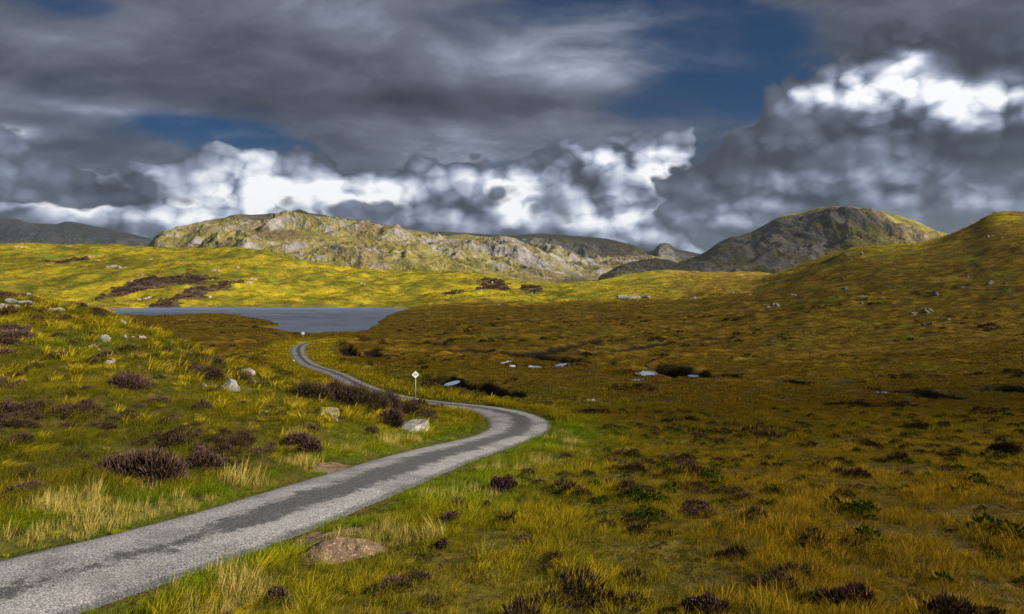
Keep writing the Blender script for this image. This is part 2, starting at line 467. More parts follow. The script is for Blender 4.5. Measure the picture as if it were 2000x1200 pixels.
# ------------------------------------------------------------------ lake outline, level with its shores
LAKE_H = -15.8
SHORE = [(205, 604), (240, 602.5), (300, 601), (400, 600), (500, 600), (650, 600.5), (740, 601), (806, 602.5), (790, 607), (772, 612), (757, 618), (745, 626), (738, 634), (728, 641), (714, 648), (690, 651.5),
         (640, 653), (600, 655), (565, 650), (535, 645), (515, 640.5), (542, 638.5), (546, 635), (530, 629), (495, 624), (470, 618.5), (440, 614.5), (400, 614), (350, 616.5), (300, 618.5), (240, 617), (205, 613)]


def lake_xy(u, v):
    Y = LAKE_H * F / (HZ - v)
    return (u - 1000) / F * Y, Y


LK = np.array([lake_xy(*p) for p in SHORE])


def poly_sdf(X, Y, poly):
    """signed distance, negative inside"""
    d = np.full(X.shape, 1e9); ins = np.zeros(X.shape, bool)
    n = len(poly)
    for i in range(n):
        x0, y0 = poly[i]; x1, y1 = poly[(i + 1) % n]
        ex, ey = x1 - x0, y1 - y0
        t = np.clip(((X - x0) * ex + (Y - y0) * ey) / (ex * ex + ey * ey), 0, 1)
        d = np.minimum(d, (X - x0 - t * ex) ** 2 + (Y - y0 - t * ey) ** 2)
        c = ((y0 > Y) != (y1 > Y)) & (X < ex * (Y - y0) / (ey if abs(ey) > 1e-9 else 1e-9) + x0)
        ins ^= c
    return np.sqrt(d) * np.where(ins, -1, 1)


def lake_sd(X, Y):
    d = np.full(X.shape, 500.0)
    s = (Y > 180) & (Y < 760) & (X < 60) & (X > -420)
    if s.any():
        xs, ys = X[s], Y[s]
        d[s] = poly_sdf(xs, ys, LK) + 2.2 * fbm(xs / 14, ys / 22, 3, 50)
    return d


POOLS = []        # filled once the ground can be sighted: (x, y, z, rx, ry, rot)
CUTS = []         # peat cuttings: polylines in plan with (half width, depth)


def bare_height(X, Y, detail=True):
    shp = np.shape(X)
    X = np.asarray(X, float).ravel(); Y = np.asarray(Y, float).ravel()
    Z = survey(X, Y)
    far = sstep(Y, 250, 700)
    mid = sstep(Y, 45, 140)
    knoll = sstep(-X, 4, 12) * (1 - sstep(Y, 60, 95)) * sstep(Y, 14, 24)
    Z = Z + 6.5 * far * (1 - 0.85 * sstep(X / np.maximum(Y, 1), 0.3, 0.5)) * fbm(X / 130, Y / 150, 3, 1) + (2.4 + 1.6 * far + 2.6 * sstep(X / np.maximum(Y, 1), 0.18, 0.36) * (1 - far) * (1 - sstep(Y, 380, 500)) - 2.6 * sstep(X / np.maximum(Y, 1), 0.4, 0.55) * sstep(Y, 430, 520)) * sstep(Y, 160, 300) * fbm(X / 40, Y / 52, 4, 2)
    Z = Z + far * 3.2 * np.maximum(0, ridged(X / 60, Y / 75, 3, 31) - 0.42)
    Z = Z + 0.55 * mid * fbm(X / 16, Y / 24, 3, 3)
    if detail:
        nr = 1 - sstep(Y, 90, 260)
        Z = Z + (0.16 + 0.26 * knoll) * fbm(X / 3.1, Y / 3.6, 3, 4) * sstep(Y, 5, 14)
        Z = Z + 0.10 * nr * np.maximum(0, perlin(X / 0.9, Y / 0.9, 5)) + 0.9 * mid * (1 - sstep(Y, 250, 500)) * np.maximum(0, perlin(X / 4, Y / 6, 6)) ** 1.3
    return Z.reshape(shp)


def height(X, Y, full=False):
    """ground level relative to the eye; full also returns the masks"""
    shp = np.shape(X)
    X = np.asarray(X, float).ravel(); Y = np.asarray(Y, float).ravel()
    Z = bare_height(X, Y)
    d, hw, rz, _ = road_near(X, Y)
    w = 1 - sstep(d - hw, 0.25, 3.2 + 0.02 * Y)
    edge = sstep(d - hw, 0.1, 1.0) * (1 - sstep(d - hw, 1.0, 3.0))
    Z = Z + (rz - 0.06 + 0.10 * edge - Z) * w
    ls = lake_sd(X, Y)
    inside = ls < 0
    bank = LAKE_H + 0.30 + np.clip(ls, 0, 60) * 0.012
    Z = np.where(ls < 60, bank + (np.maximum(Z, bank) - bank) * sstep(ls, 0, 30) + 0.4 * sstep(ls, 0, 3), Z)
    Z = np.where(inside, LAKE_H - np.minimum(3.0, 0.2 - ls * 0.2), Z)
    peat = np.zeros_like(Z)
    water = np.where(inside, 1.0, 0.0)
    for (px, py, pz, rx, ry, ro) in POOLS:
        s = np.abs(X - px) + np.abs(Y - py) < 3.2 * (rx + ry) + 2
        if not s.any():
            continue
        dx, dy = X[s] - px, Y[s] - py
        q = np.hypot((dx * math.cos(ro) + dy * math.sin(ro)) / rx, (-dx * math.sin(ro) + dy * math.cos(ro)) / ry) + 0.45 * fbm(X[s] / 1.3, Y[s] / 2.0, 2, 70)
        k = 1 - sstep(q, 0.95, 1.9)
        lvl = np.where(q < 1, pz - 0.25, pz + 0.10)
        Z[s] = Z[s] + (lvl - Z[s]) * k
        peat[s] = np.maximum(peat[s], (1 - sstep(q, 1.0, 1.45)) * 0.9)
        water[s] = np.maximum(water[s], (q < 1.15) * 1.0)
    for (poly, hwid, dep) in CUTS:
        x0, y0 = poly[:, 0].min() - 9, poly[:, 1].min() - 9
        s = (X > x0) & (X < poly[:, 0].max() + 9) & (Y > y0) & (Y < poly[:, 1].max() + 9)
        if not s.any():
            continue
        xs, ys = X[s], Y[s]
        dd = np.full(xs.shape, 1e9)
        for i in range(len(poly) - 1):
            ex, ey = poly[i + 1] - poly[i]
            t = np.clip(((xs - poly[i, 0]) * ex + (ys - poly[i, 1]) * ey) / (ex * ex + ey * ey), 0, 1)
            dd = np.minimum(dd, np.hypot(xs - poly[i, 0] - t * ex, ys - poly[i, 1] - t * ey))
        dd = dd / (hwid * (1 + 0.7 * fbm(xs / 4, ys / 4, 2, 80)))
        k = 1 - sstep(dd, 0.55, 1.25)
        Z[s] -= dep * k * (1 - 0.9 * water[s])
        peat[s] = np.maximum(peat[s], 1 - sstep(dd, 0.8, 1.4))
    if full:
        return Z.reshape(shp), d.reshape(shp), hw.reshape(shp), ls.reshape(shp), peat.reshape(shp), water.reshape(shp)
    return Z.reshape(shp)


_YS = np.exp(np.linspace(math.log(6), math.log(2500), 3000))


def sight(u, v, fn=None, y0=6.0, y1=2500.0):
    """where the line of sight through (column, row) first meets the ground"""
    ys = _YS[(_YS > y0) & (_YS < y1)]
    xs = (u - 1000) / F * ys
    z = (fn or height)(xs, ys)
    ok = np.where(z >= (HZ - v) / F * ys)[0]
    k = ok[0] if len(ok) else int(np.argmax(z / ys - (HZ - v) / F))
    return np.array([xs[k], ys[k], z[k]])


# pools in the bog and the peat cuttings beside them
for (u, v, w, h, ro) in [(990, 707, 11, 3, -.5), (1001, 715, 9, 3, 0), (1046, 715.5, 18, 3.4, 0), (1091, 713.5, 13, 4, -.75), (1263, 729, 18, 4, .1),
                         (1243, 740.5, 21, 1.8, 0), (883, 747, 9, 5.5, -.35), (1505, 754.5, 18, 1.8, 0), (1623, 757, 9, 1.8, 0), (1723, 764, 12, 1.7, 0),
                         (1766, 786, 12, 2.2, -.3), (1822, 868, 9, 5, 0), (1354, 733, 9, 2, -.2)]:
    p = sight(u, v, bare_height)
    rx = 0.8 * w / F * p[1]
    ry = 0.85 * max(0.35, h * p[1] ** 2 / (F * max(4.0, -p[2])))
    POOLS.append((p[0], p[1], p[2] - 0.12, rx, min(ry, 4 * rx), ro * 0.6))
for pts, hwid, dep in [([(985, 689), (1060, 697), (1130, 707), (1200, 711), (1280, 715), (1335, 722), (1400, 735)], 1.5, 0.9),
                       ([(828, 735), (868, 737), (893, 752), (930, 759), (965, 762), (990, 774)], 0.75, 0.9),
                       ([(1290, 726), (1345, 736)], 1.0, 0.6), ([(745, 671), (800, 669), (865, 672)], 1.4, 0.5),
                       ([(905, 683), (990, 687), (1060, 685), (1170, 664)], 1.2, 0.5), ([(850, 642), (1000, 630)], 1.6, 0.5), ([(1050, 690), (1010, 697)], 0.9, 0.5),
                       ([(675, 676), (682, 690), (690, 695)], 0.8, 0.6), ([(720, 684), (728, 692), (740, 697)], 0.9, 0.6), ([(1160, 690), (1300, 668), (1420, 660)], 1.0, .4),
                       ([(1530, 744), (1580, 752), (1660, 748)], 0.8, .5), ([(1700, 765), (1790, 770), (1850, 778)], .8, .5), ([(1940, 760), (1990, 765)], .8, .5)]:
    CUTS.append((np.array([sight(u, v, bare_height)[:2] for u, v in pts]), hwid * 2.3, dep * 1.8))


# ================================================================== vegetation fields (where the plants themselves differ)
def patch(X, Y, u, v, ru, rv, seed=90, rough=0.7):
    a = 1000 + F * X / np.maximum(Y, 1); b = HZ
    p = sight(u, v, bare_height)
    rx = ru / F * p[1]
    q = np.hypot((X - p[0]) / rx, (Y - p[1]) / (rv * 1.0))
    return 1 - sstep(q + rough * fbm(X / (rx * 0.7), Y / (rx * 0.9), 4, seed), 0.75, 1.0)


RIDGE_HEATH = [(330, 552, 60, 22), (262, 556, 30, 16), (395, 565, 30, 26), (232, 575, 26, 12), (380, 545, 35, 12), (965, 562, 30, 40), (1040, 566, 22, 24), (130, 512, 40, 10),
               (690, 496, 24, 10), (320, 590, 30, 9), (880, 575, 20, 14)]
SOIL = [(648, 906, 34, 1.0), (620, 1046, 50, 0.7), (672, 1028, 26, .4)]


def fields(X, Y, d, hw, peat):
    heath = sstep(fbm(X / 9, Y / 14, 4, 20) + 0.35 * fbm(X / 60, Y / 90, 2, 21), 0.10, 0.34)
    near_l = sstep(-X, -2, 6) * (1 - sstep(Y, 70, 110))
    heath = heath * (0.9 - 0.72 * sstep(Y, 45, 110)) * (1 - sstep(Y, 300, 500))
    small = sstep(fbm(X / 1.0, Y / 1.5, 4, 22) + 0.4 * fbm(X / 9, Y / 12, 2, 23), 0.10, 0.5)
    nr = (1 - sstep(Y, 30, 60)) * sstep(X, -3, 2)
    heath = heath * (1 - nr) + small * 0.34 * nr
    heath = np.maximum(heath, 0.3 * small * sstep(-X, 3, 8) * (1 - sstep(Y, 60, 90)))
    far = sstep(Y, 480, 640)
    rheath = np.zeros_like(X)
    s = (Y > 400) & (Y < 1300)
    for k, (u, v, ru, ry) in enumerate(RIDGE_HEATH):
        if s.any():
            rheath[s] = np.maximum(rheath[s], patch(X[s], Y[s], u, v, ru, ry * 3.0, 90 + k, 1.0))
    verge = 1 - sstep(d - hw, 1.2 + 0.012 * Y, 3.6 + 0.03 * Y)
    heath = np.maximum(heath * (1 - verge), rheath)
    green = np.maximum(sstep(fbm(X / 22, Y / 30, 4, 25), 0.08, 0.4), 0.8 * verge * sstep(fbm(X / 5, Y / 7, 2, 26), -0.35, 0.25))
    brown = sstep(X / np.maximum(Y, 1), -0.17, 0.03) * (1 - far) * sstep(Y, 26, 70) * 1.0
    brown = np.maximum(np.maximum(brown, (1 - far) * sstep(Y, 80, 130)), 0.72 * sstep(X, 0.5, 5) * sstep(X / np.maximum(Y, 1), 0.05, 0.3))
    brown = brown * (1 - 0.36 * sstep(X / np.maximum(Y, 1), 0.22, 0.45) * sstep(Y, 130, 260))
    brown = np.clip(brown + 0.35 * fbm(X / 14, Y / 20, 3, 27), 0, 1) * (1 - verge)
    gold = np.clip(0.42 + 0.75 * fbm(X / 18, Y / 26, 4, 28) + far * (0.12 + 0.6 * fbm(X / 70, Y / 110, 4, 29)), 0, 1)  # far ridge turf is golden, raised further for its sunlit brightness
    gold = np.maximum(gold, 0.95 * verge * sstep(Y, 48, 62))
    green = green * (1 - 0.85 * verge * sstep(Y, 48, 62) * sstep(d - hw, 0.5, 1.2))
    green = green * (1 - 0.6 * brown * sstep(Y, 45, 90))
    soil = np.zeros_like(X)
    s = Y < 40
    for (u, v, ru, ry) in SOIL:
        if s.any():
            p = sight(u, v, bare_height)
            q = np.hypot((X[s] - p[0]) / (ru / F * p[1]), (Y[s] - p[1]) / ry)
            soil[s] = np.maximum(soil[s], 1 - sstep(q + 0.5 * fbm(X[s] / .5, Y[s] / .5, 3, 95), 0.7, 1.0))
    return heath, green, brown, gold, verge, soil


# ================================================================== mesh helpers
def link(o, parent=None):
    C.objects.link(o)
    if parent is not None:
        o.parent = parent
    return o


def tag(o, label=None, cat=None, group=None, kind=None):
    if label: o['label'] = label
    if cat: o['category'] = cat
    if group: o['group'] = group
    if kind: o['kind'] = kind
    return o


def mesh_np(name, V, Fq, mat=None, smooth=True, attrs=None, dtypes=None):
    me = bpy.data.meshes.new(name)
    V = np.ascontiguousarray(V, np.float32)
    if isinstance(Fq, np.ndarray):
        n, k = Fq.shape
        loops = Fq.ravel(); starts = np.arange(n) * k
    else:
        loops = np.concatenate([np.asarray(f) for f in Fq]); ln = np.array([len(f) for f in Fq])
        starts = np.r_[0, np.cumsum(ln)[:-1]]; n = len(Fq)
    me.vertices.add(len(V)); me.vertices.foreach_set('co', V.ravel())
    me.loops.add(len(loops)); me.loops.foreach_set('vertex_index', loops.astype(np.int32))
    me.polygons.add(n); me.polygons.foreach_set('loop_start', starts.astype(np.int32))
    me.update(calc_edges=True)
    me.validate()
    me.polygons.foreach_set('use_smooth', np.full(len(me.polygons), bool(smooth)))
    for k, a in (attrs or {}).items():
        a = np.asarray(a, np.float32)
        if a.ndim == 1:
            at = me.attributes.new(k, 'FLOAT', 'POINT'); at.data.foreach_set('value', a)
        else:
            at = me.attributes.new(k, 'FLOAT_VECTOR', 'POINT'); at.data.foreach_set('vector', a.ravel())
    if mat:
        me.materials.append(mat)
    return me


def grid_faces(nr, nc):
    i = np.arange(nr - 1)[:, None] * nc + np.arange(nc - 1)[None, :]
    return np.stack([i, i + 1, i + 1 + nc, i + nc], -1).reshape(-1, 4)


def material(name):
    m = bpy.data.materials.new(name)
    m.use_nodes = True
    t = NT(m.node_tree)
    t.n.clear()
    out = t.node('ShaderNodeOutputMaterial')
    return m, t, out


def attr(t, name, out='Fac', typ='GEOMETRY'):
    nd = t.node('ShaderNodeAttribute', attribute_name=name, attribute_type=typ)
    return nd.outputs[out]


def bsdf(t, out, col, rough=0.9, normal=None, spec=0.15):
    b = t.node('ShaderNodeBsdfPrincipled')
    t.put(b.inputs['Base Color'], col)
    t.put(b.inputs['Roughness'], rough)
    t.put(b.inputs['Specular IOR Level'], spec)
    if normal is not None:
        t.l.new(normal, b.inputs['Normal'])
    t.l.new(b.outputs[0], out.inputs['Surface'])
    return b


def bump(t, h, strength=0.5, dist=0.1, normal=None):
    nd = t.node('ShaderNodeBump')
    nd.inputs['Strength'].default_value = strength
    nd.inputs['Distance'].default_value = dist
    t.put(nd.inputs['Height'], h)
    if normal is not None:
        t.l.new(normal, nd.inputs['Normal'])
    return nd.outputs[0]


# plant colours (linear reflectance)
OLIVE, GOLD, BROWN = (0.074, 0.070, 0.006), (0.30, 0.225, 0.010), (0.135, 0.079, 0.007)
GREEN, HEATH, PEAT = (0.078, 0.112, 0.008), (0.036, 0.024, 0.017), (0.012, 0.008, 0.006)
SOILC = (0.13, 0.088, 0.055)


def mat_moor():
    m, t, out = material('moor_grass')
    pos = t.node('ShaderNodeNewGeometry').outputs['Position']
    n_f = t.noise(pos, 1.7, 5, 0.65)
    n_m = t.noise(pos, 0.16, 6, 0.6)
    n_l = t.noise(pos, 0.035, 5, 0.6)
    ps = t.v('MULTIPLY', pos, (0.35, 1.0, 1.0))
    n_s = t.noise(ps, 0.22, 6, 0.62)

    def edge(mask, n, k=0.6):
        return t.ss(t.mad(t.sub(n, 0.5), k, mask), 0.3, 0.7)
    col = t.mix(t.ss(t.mad(t.sub(n_s, 0.5), 1.6, attr(t, 'gold')), 0.1, 0.95), OLIVE, GOLD)
    br = t.mix(t.ss(n_s, 0.42, 0.66), BROWN, (0.25, 0.155, 0.010))
    br = t.mix(t.ss(n_m, 0.46, 0.60), br, (0.066, 0.042, 0.007))
    col = t.mix(edge(attr(t, 'brown'), n_m), col, br)
    col = t.mix(t.mul(edge(attr(t, 'green'), n_m), 0.75), col, t.mix(n_l, GREEN, (0.15, 0.19, 0.012)))
    col = t.mix(t.ss(n_s, 0.52, 0.66), col, t.mix(0.35, col, (0.055, 0.045, 0.008)))
    col = t.mix(t.mul(t.ss(n_l, 0.52, 0.68), 0.6), col, (0.085, 0.080, 0.009))
    col = t.mix(edge(attr(t, 'heath'), t.mix(0.5, n_m, n_f), 1.2), col, t.mix(n_f, HEATH, (0.085, 0.052, 0.030)))
    # tiny bare stones showing through the turf
    st = t.voro(pos, 0.11, 'F1')
    stm = t.mul(t.ss(st, 0.10, 0.055), t.ss(n_l, 0.52, 0.6))
    rk = t.mix(t.noise(pos, 3.0, 3), (0.20, 0.17, 0.15), (0.42, 0.37, 0.33))
    col = t.mix(t.mul(stm, t.ss(attr(t, 'stony'), 0.2, 0.6)), col, rk)
    col = t.mix(attr(t, 'litter_shade'), col, t.mix(n_f, (0.016, 0.013, 0.005), (0.050, 0.037, 0.011)))  # dead grass litter, darkened further for the shade between tufts
    col = t.mix(attr(t, 'soil'), col, t.mix(n_f, SOILC, (0.10, 0.065, 0.045)))
    col = t.mix(attr(t, 'peat'), col, PEAT)
    hsum = t.add(t.mul(n_f, 0.25), t.mul(n_s, 1.6))
    nb = bump(t, hsum, 0.9, 0.9)
    bsdf(t, out, col, 0.95, nb, 0.05)
    return m


MOOR = mat_moor()

# ================================================================== the ground sheet
NC, NR = 1000, 760
gu = np.linspace(-560, 2560, NC)
gy = np.exp(np.linspace(math.log(2.2), math.log(2550), NR))
GX = (gu[None, :] - 1000) / F * gy[:, None]
GY = np.repeat(gy[:, None], NC, 1)
GZ, Gd, Ghw, Gls, Gpe, Gwa = height(GX, GY, True)
f_he, f_gr, f_br, f_go, f_ve, f_so = [a.reshape(GX.shape) for a in fields(GX.ravel(), GY.ravel(), Gd.ravel(), Ghw.ravel(), Gpe.ravel())]
stony = sstep(GY, 120, 260)
me = mesh_np('ground', np.stack([GX, GY, GZ + CAMZ], -1).reshape(-1, 3), grid_faces(NR, NC), MOOR, True,
             {'heath': f_he.ravel(), 'green': f_gr.ravel(), 'brown': f_br.ravel(), 'gold': f_go.ravel(), 'soil': f_so.ravel(), 'peat': Gpe.ravel(), 'litter_shade': (0.85 * (1 - sstep(GY, 50, 150))).ravel(), 'stony': stony.ravel()})
ground = link(bpy.data.objects.new('ground', me))
tag(ground, kind='structure')

# wide land around and behind, down to the horizon
ax = np.r_[-30000, -9000, np.linspace(-3000, 3000, 61), 9000, 30000]
ay = np.r_[-30000, -9000, np.linspace(-3000, 7000, 61), 15000, 30000]
bx, by = np.meshgrid(ax, ay)
bz = np.full(bx.shape, CAMZ - 26.0) + 6 * fbm(bx / 900, by / 900, 3, 40) - 8
me = mesh_np('valley_floor', np.stack([bx, by, bz], -1).reshape(-1, 3), grid_faces(*bx.shape), MOOR, True,
             {'gold': np.full(bx.size, 0.4), 'brown': np.full(bx.size, 0.3), 'green': np.full(bx.size, 0.3)})
tag(link(bpy.data.objects.new('valley_floor', me)), kind='structure')


# ================================================================== mountains
def mat_mountain():
    m, t, out = material('mountain_rock_and_turf')
    geo = t.node('ShaderNodeNewGeometry')
    pos = geo.outputs['Position']
    nz = t.sep(geo.outputs['True Normal'])[2]
    pd = t.v('ADD', pos, t.comb(t.mul(t.sep(pos)[2], 0.9), t.mul(t.sep(pos)[2], -0.4), 0.0))
    n1 = t.noise(t.v('MULTIPLY', pd, (1.0, 0.8, 0.55)), 0.012, 7, 0.62)
    n2 = t.noise(t.v('MULTIPLY', pd, (1.0, 0.7, 0.8)), 0.045, 6, 0.68)
    n3 = t.noise(pos, 0.0035, 4, 0.55)
    v1 = t.voro(pos, 0.022, 'F1', detail=3, rough=0.6)
    rocky = t.add(t.add(t.mul(t.sub(1.0, nz), attr(t, 'steep')), t.mul(t.sub(n1, 0.5), 1.7)), t.add(t.mul(t.sub(n2, 0.5), 0.55), attr(t, 'rocky')))
    rm = t.ss(rocky, 0.36, 0.56)
    rock = t.ramp(t.add(t.add(t.mul(n2, 0.45), t.mul(n1, 0.35)), t.mul(v1, 0.25)), [(0.22, (0.018, 0.018, 0.021)), (0.45, (0.050, 0.048, 0.051)), (0.62, (0.105, 0.095, 0.090)), (0.85, (0.21, 0.185, 0.165))])
    turf = t.mix(t.ss(n1, 0.38, 0.62), (0.105, 0.092, 0.022), (0.185, 0.15, 0.030))
    turf = t.mix(t.ss(n3, 0.45, 0.62), turf, (0.115, 0.082, 0.034))
    turf = t.mix(t.ss(n2, 0.55, 0.75), turf, (0.040, 0.036, 0.018))
    col = t.mix(rm, turf, rock)
    nb = bump(t, t.add(t.mul(n2, 18.0), t.mul(v1, 9.0)), 0.8, 1.0)
    bsdf(t, out, col, 0.95, nb, 0.05)
    return m


MOUNT = mat_mountain()


def mountain(name, crest, y_front, v_base, depth_back, nu=420, nr=150, rough=1.0, seed=0, rocky=0.0, steep=1.6, dome=0.75, label=None, edge_fall=60):
    cu = np.array([c[0] for c in crest], float); cv = np.array([c[1] for c in crest], float); cy = np.array([c[2] for c in crest], float)
    us = np.linspace(cu[0], cu[-1], nu)
    v = pchip(cu, cv, us); yc = pchip(cu, cy, us)
    zc = (HZ - v) / F * yc
    zb = (HZ - v_base) / F * y_front
    t = np.r_[np.linspace(0, 1, nr), 1 + np.linspace(0, 1, nr // 4)[1:]]
    T, U = np.meshgrid(t, us, indexing='ij')
    YC = np.repeat(yc[None, :], len(t), 0); ZC = np.repeat(zc[None, :], len(t), 0)
    Yf = y_front
    Y = np.where(T <= 1, Yf + (YC - Yf) * T, YC + depth_back * (T - 1))
    X = (U - 1000) / F * Y
    prof = np.where(T <= 1, np.sin(np.clip(T, 0, 1) * math.pi / 2) ** (1.0 / dome) * 0.6 + 0.4 * T, np.maximum(0, 1 - 0.9 * (T - 1) ** 1.3))
    # sight rows, not heights, blend from foot to crest, so spurs stay below the skyline
    Z = zb + (ZC - zb) * prof
    H = np.maximum(ZC - zb, 1.0)
    L = 0.9 * np.median(H) + 60
    wx = X + L * 0.6 * fbm(X / (L * 2.2), Y / (L * 2.2), 3, seed + 1); wy = Y + L * 0.6 * fbm(X / (L * 2.2), Y / (L * 2.2), 3, seed + 2)
    big = ridged(wx / (L * 2.4), wy / (L * 3.2), 5, seed + 3, 0.52) - 0.45
    med = ridged(wx / (L * 0.7), wy / (L * 0.9), 5, seed + 4, 0.55) - 0.45
    fine = ridged(X / 42, Y / 55, 4, seed + 9, 0.6) - 0.45
    env = np.where(T <= 1, np.sin(np.clip(T, 0, 1) * math.pi) ** 0.8 * (1 - 0.8 * sstep(T, 0.62, 0.95)), 0.2) * 0.9
    crest_env = np.exp(-((T - 1) / 0.16) ** 2)
    lump = fbm(wx / (L * 1.1), wy / (L * 1.3), 4, seed + 6, 0.5)
    Z = Z + H * rough * (0.46 * big * env + 0.20 * lump * env + 0.17 * med * (env + 0.04 * crest_env)) + 6 * rough * fine * (0.15 + env)
    e = sstep(U, cu[0], cu[0] + edge_fall) * (1 - sstep(U, cu[-1] - edge_fall, cu[-1]))
    Z = np.where(e < 1, (zb - 30) + (Z - zb + 30) * e, Z)
    me = mesh_np(name, np.stack([X, Y, Z + CAMZ], -1).reshape(-1, 3), grid_faces(*X.shape)[:, ::1], MOUNT, True,
                 {'rocky': (np.full(X.size, rocky) if not callable(rocky) else rocky(U, T).ravel()), 'steep': np.full(X.size, steep)})
    o = link(bpy.data.objects.new(name, me))
    tag(o, kind='structure')
    return o


mountain('mountain', [(-260, 440, 8200), (-120, 420, 8200), (0, 428, 8000), (30, 428, 8000), (62, 437, 8000), (108, 438, 8000), (130, 433, 8000), (180, 441, 7900), (230, 452, 7800), (280, 463, 7700), (305, 471, 7600), (370, 500, 7400), (460, 545, 7200)],
         5200, 560, 2500, 420, 110, 0.8, 100, 0.45, 1.2, 0.8, edge_fall=90)
mountain('mountain', [(230, 520, 3500), (285, 490, 3600), (305, 470, 3700), (330, 456, 3750), (370, 443, 3800), (420, 432, 3850), (470, 423, 3900), (520, 419, 3900), (560, 417, 3900), (585, 414, 3900), (610, 420, 3850), (650, 425, 3800), (700, 430, 3800), (740, 437, 3800), (780, 445, 3750), (830, 455, 3700), (880, 463, 3650), (940, 478, 3500), (1000, 500, 3300), (1060, 530, 3000), (1120, 556, 2900)],
         2050, 556, 1500, 640, 190, 0.85, 200, lambda U, T: 0.17 + 0.20 * sstep(T, 0.55, 0.95), 1.0, 0.85, edge_fall=40)
mountain('mountain', [(340, 540, 2700), (380, 490, 2800), (400, 468, 2850), (430, 457, 2900), (500, 448, 2950), (560, 447, 2950), (620, 455, 2900), (700, 468, 2850), (780, 483, 2800), (860, 500, 2700), (940, 520, 2600), (1010, 543, 2500), (1060, 558, 2450)],
         1900, 557, 900, 520, 130, 0.8, 300, 0.19, 0.9, 0.8, edge_fall=40)
mountain('mountain', [(800, 520, 3000), (835, 478, 3150), (870, 462, 3200), (900, 458, 3250), (940, 463, 3250), (985, 465, 3250), (1010, 472, 3200), (1050, 486, 3100), (1085, 505, 3000), (1115, 527, 2900), (1145, 545, 2800), (1190, 558, 2750)],
         2200, 557, 1300, 420, 150, 0.9, 400, 0.30, 1.0, 0.8, edge_fall=30)
mountain('mountain', [(930, 500, 4700), (985, 476, 4800), (1030, 468, 4900), (1075, 467, 4900), (1130, 470, 4900), (1180, 478, 4800), (1215, 481, 4700), (1245, 488, 4600), (1290, 496, 4400), (1340, 508, 4200), (1400, 535, 4000)],
         3000, 548, 1500, 420, 130, 0.9, 500, 0.28, 1.0, 0.75, edge_fall=40)
mountain('mountain', [(740, 490, 6600), (820, 458, 6800), (860, 453, 6800), (920, 456, 6800), (1000, 460, 6800), (1050, 457, 6800), (1120, 461, 6800), (1180, 466, 6800), (1220, 475, 6700), (1260, 488, 6600), (1310, 505, 6400), (1380, 540, 6200)],
         5400, 550, 1800, 360, 70, 0.45, 600, 0.22, 1.0, 0.8, edge_fall=60)
mountain('rocky_hill', [(1150, 548, 2500), (1185, 532, 2550), (1215, 517, 2600), (1250, 509, 2650), (1285, 506, 2650), (1310, 509, 2600), (1345, 522, 2550), (1400, 548, 2500)],
         2050, 556, 600, 300, 100, 1.0, 700, 0.32, 1.0, 0.8, edge_fall=25)
mountain('rocky_knoll', [(1200, 512, 3900), (1240, 498, 3900), (1268, 492, 3900), (1279, 487, 3900), (1284, 480, 3900), (1291, 476, 3900), (1301, 475, 3900), (1311, 479, 3900), (1320, 487, 3900), (1342, 491, 3900), (1375, 498, 3900), (1410, 510, 3900), (1450, 530, 3900)],
         3500, 535, 400, 200, 70, 0.25, 800, 0.5, 1.2, 0.6, edge_fall=8)
mountain('mountain', [(1255, 545, 2500), (1300, 520, 2600), (1340, 508, 2700), (1378, 492, 2750), (1405, 474, 2800), (1440, 463, 2850), (1470, 452, 2900), (1500, 436, 2900), (1530, 421, 2950), (1570, 414, 3000), (1605, 405, 3000), (1645, 403, 3000), (1690, 408, 3000), (1740, 419, 3000), (1790, 435, 2950), (1830, 452, 2900), (1880, 470, 2850), (1960, 500, 2800), (2060, 540, 2700)],
         1900, 556, 1300, 620, 190, 0.72, 900, lambda U, T: 0.34 - 0.42 * sstep(U + 60 * fbm(U / 60, T * 4, 3, 77), 1570, 1680), 1.2, 0.85, edge_fall=40)


# ================================================================== water
def mat_water(name, body, scale, strength, rough, shine):
    m, t, out = material(name)
    pos = t.node('ShaderNodeNewGeometry').outputs['Position']
    p2 = t.v('MULTIPLY', pos, (1.0, 0.42, 1.0))
    h = t.add(t.noise(p2, scale, 4, 0.6), t.mul(t.noise(p2, scale * 0.17, 3, 0.5), 0.8))
    gust = t.noise(t.v('MULTIPLY', pos, (0.012, 0.05, 1.0)), 1.0, 5, 0.65)
    nb = bump(t, h, strength, 0.35)
    d = t.node('ShaderNodeBsdfDiffuse'); t.put(d.inputs[0], t.mix(t.ss(t.add(t.mul(h, 0.6), t.mul(gust, 0.9)), 0.75, 1.15), tuple(0.6 * c for c in body), tuple(2.3 * c for c in body)))  # ripple and gust streaks put into the diffuse colour
    t.l.new(nb, d.inputs['Normal'])
    g = t.node('ShaderNodeBsdfGlossy'); g.inputs['Roughness'].default_value = rough
    g.inputs['Color'].default_value = (0.9, 0.95, 1.0, 1)
    t.l.new(nb, g.inputs['Normal'])
    mx = t.node('ShaderNodeMixShader'); mx.inputs[0].default_value = shine
    t.l.new(d.outputs[0], mx.inputs[1]); t.l.new(g.outputs[0], mx.inputs[2])
    t.l.new(mx.outputs[0], out.inputs['Surface'])
    return m


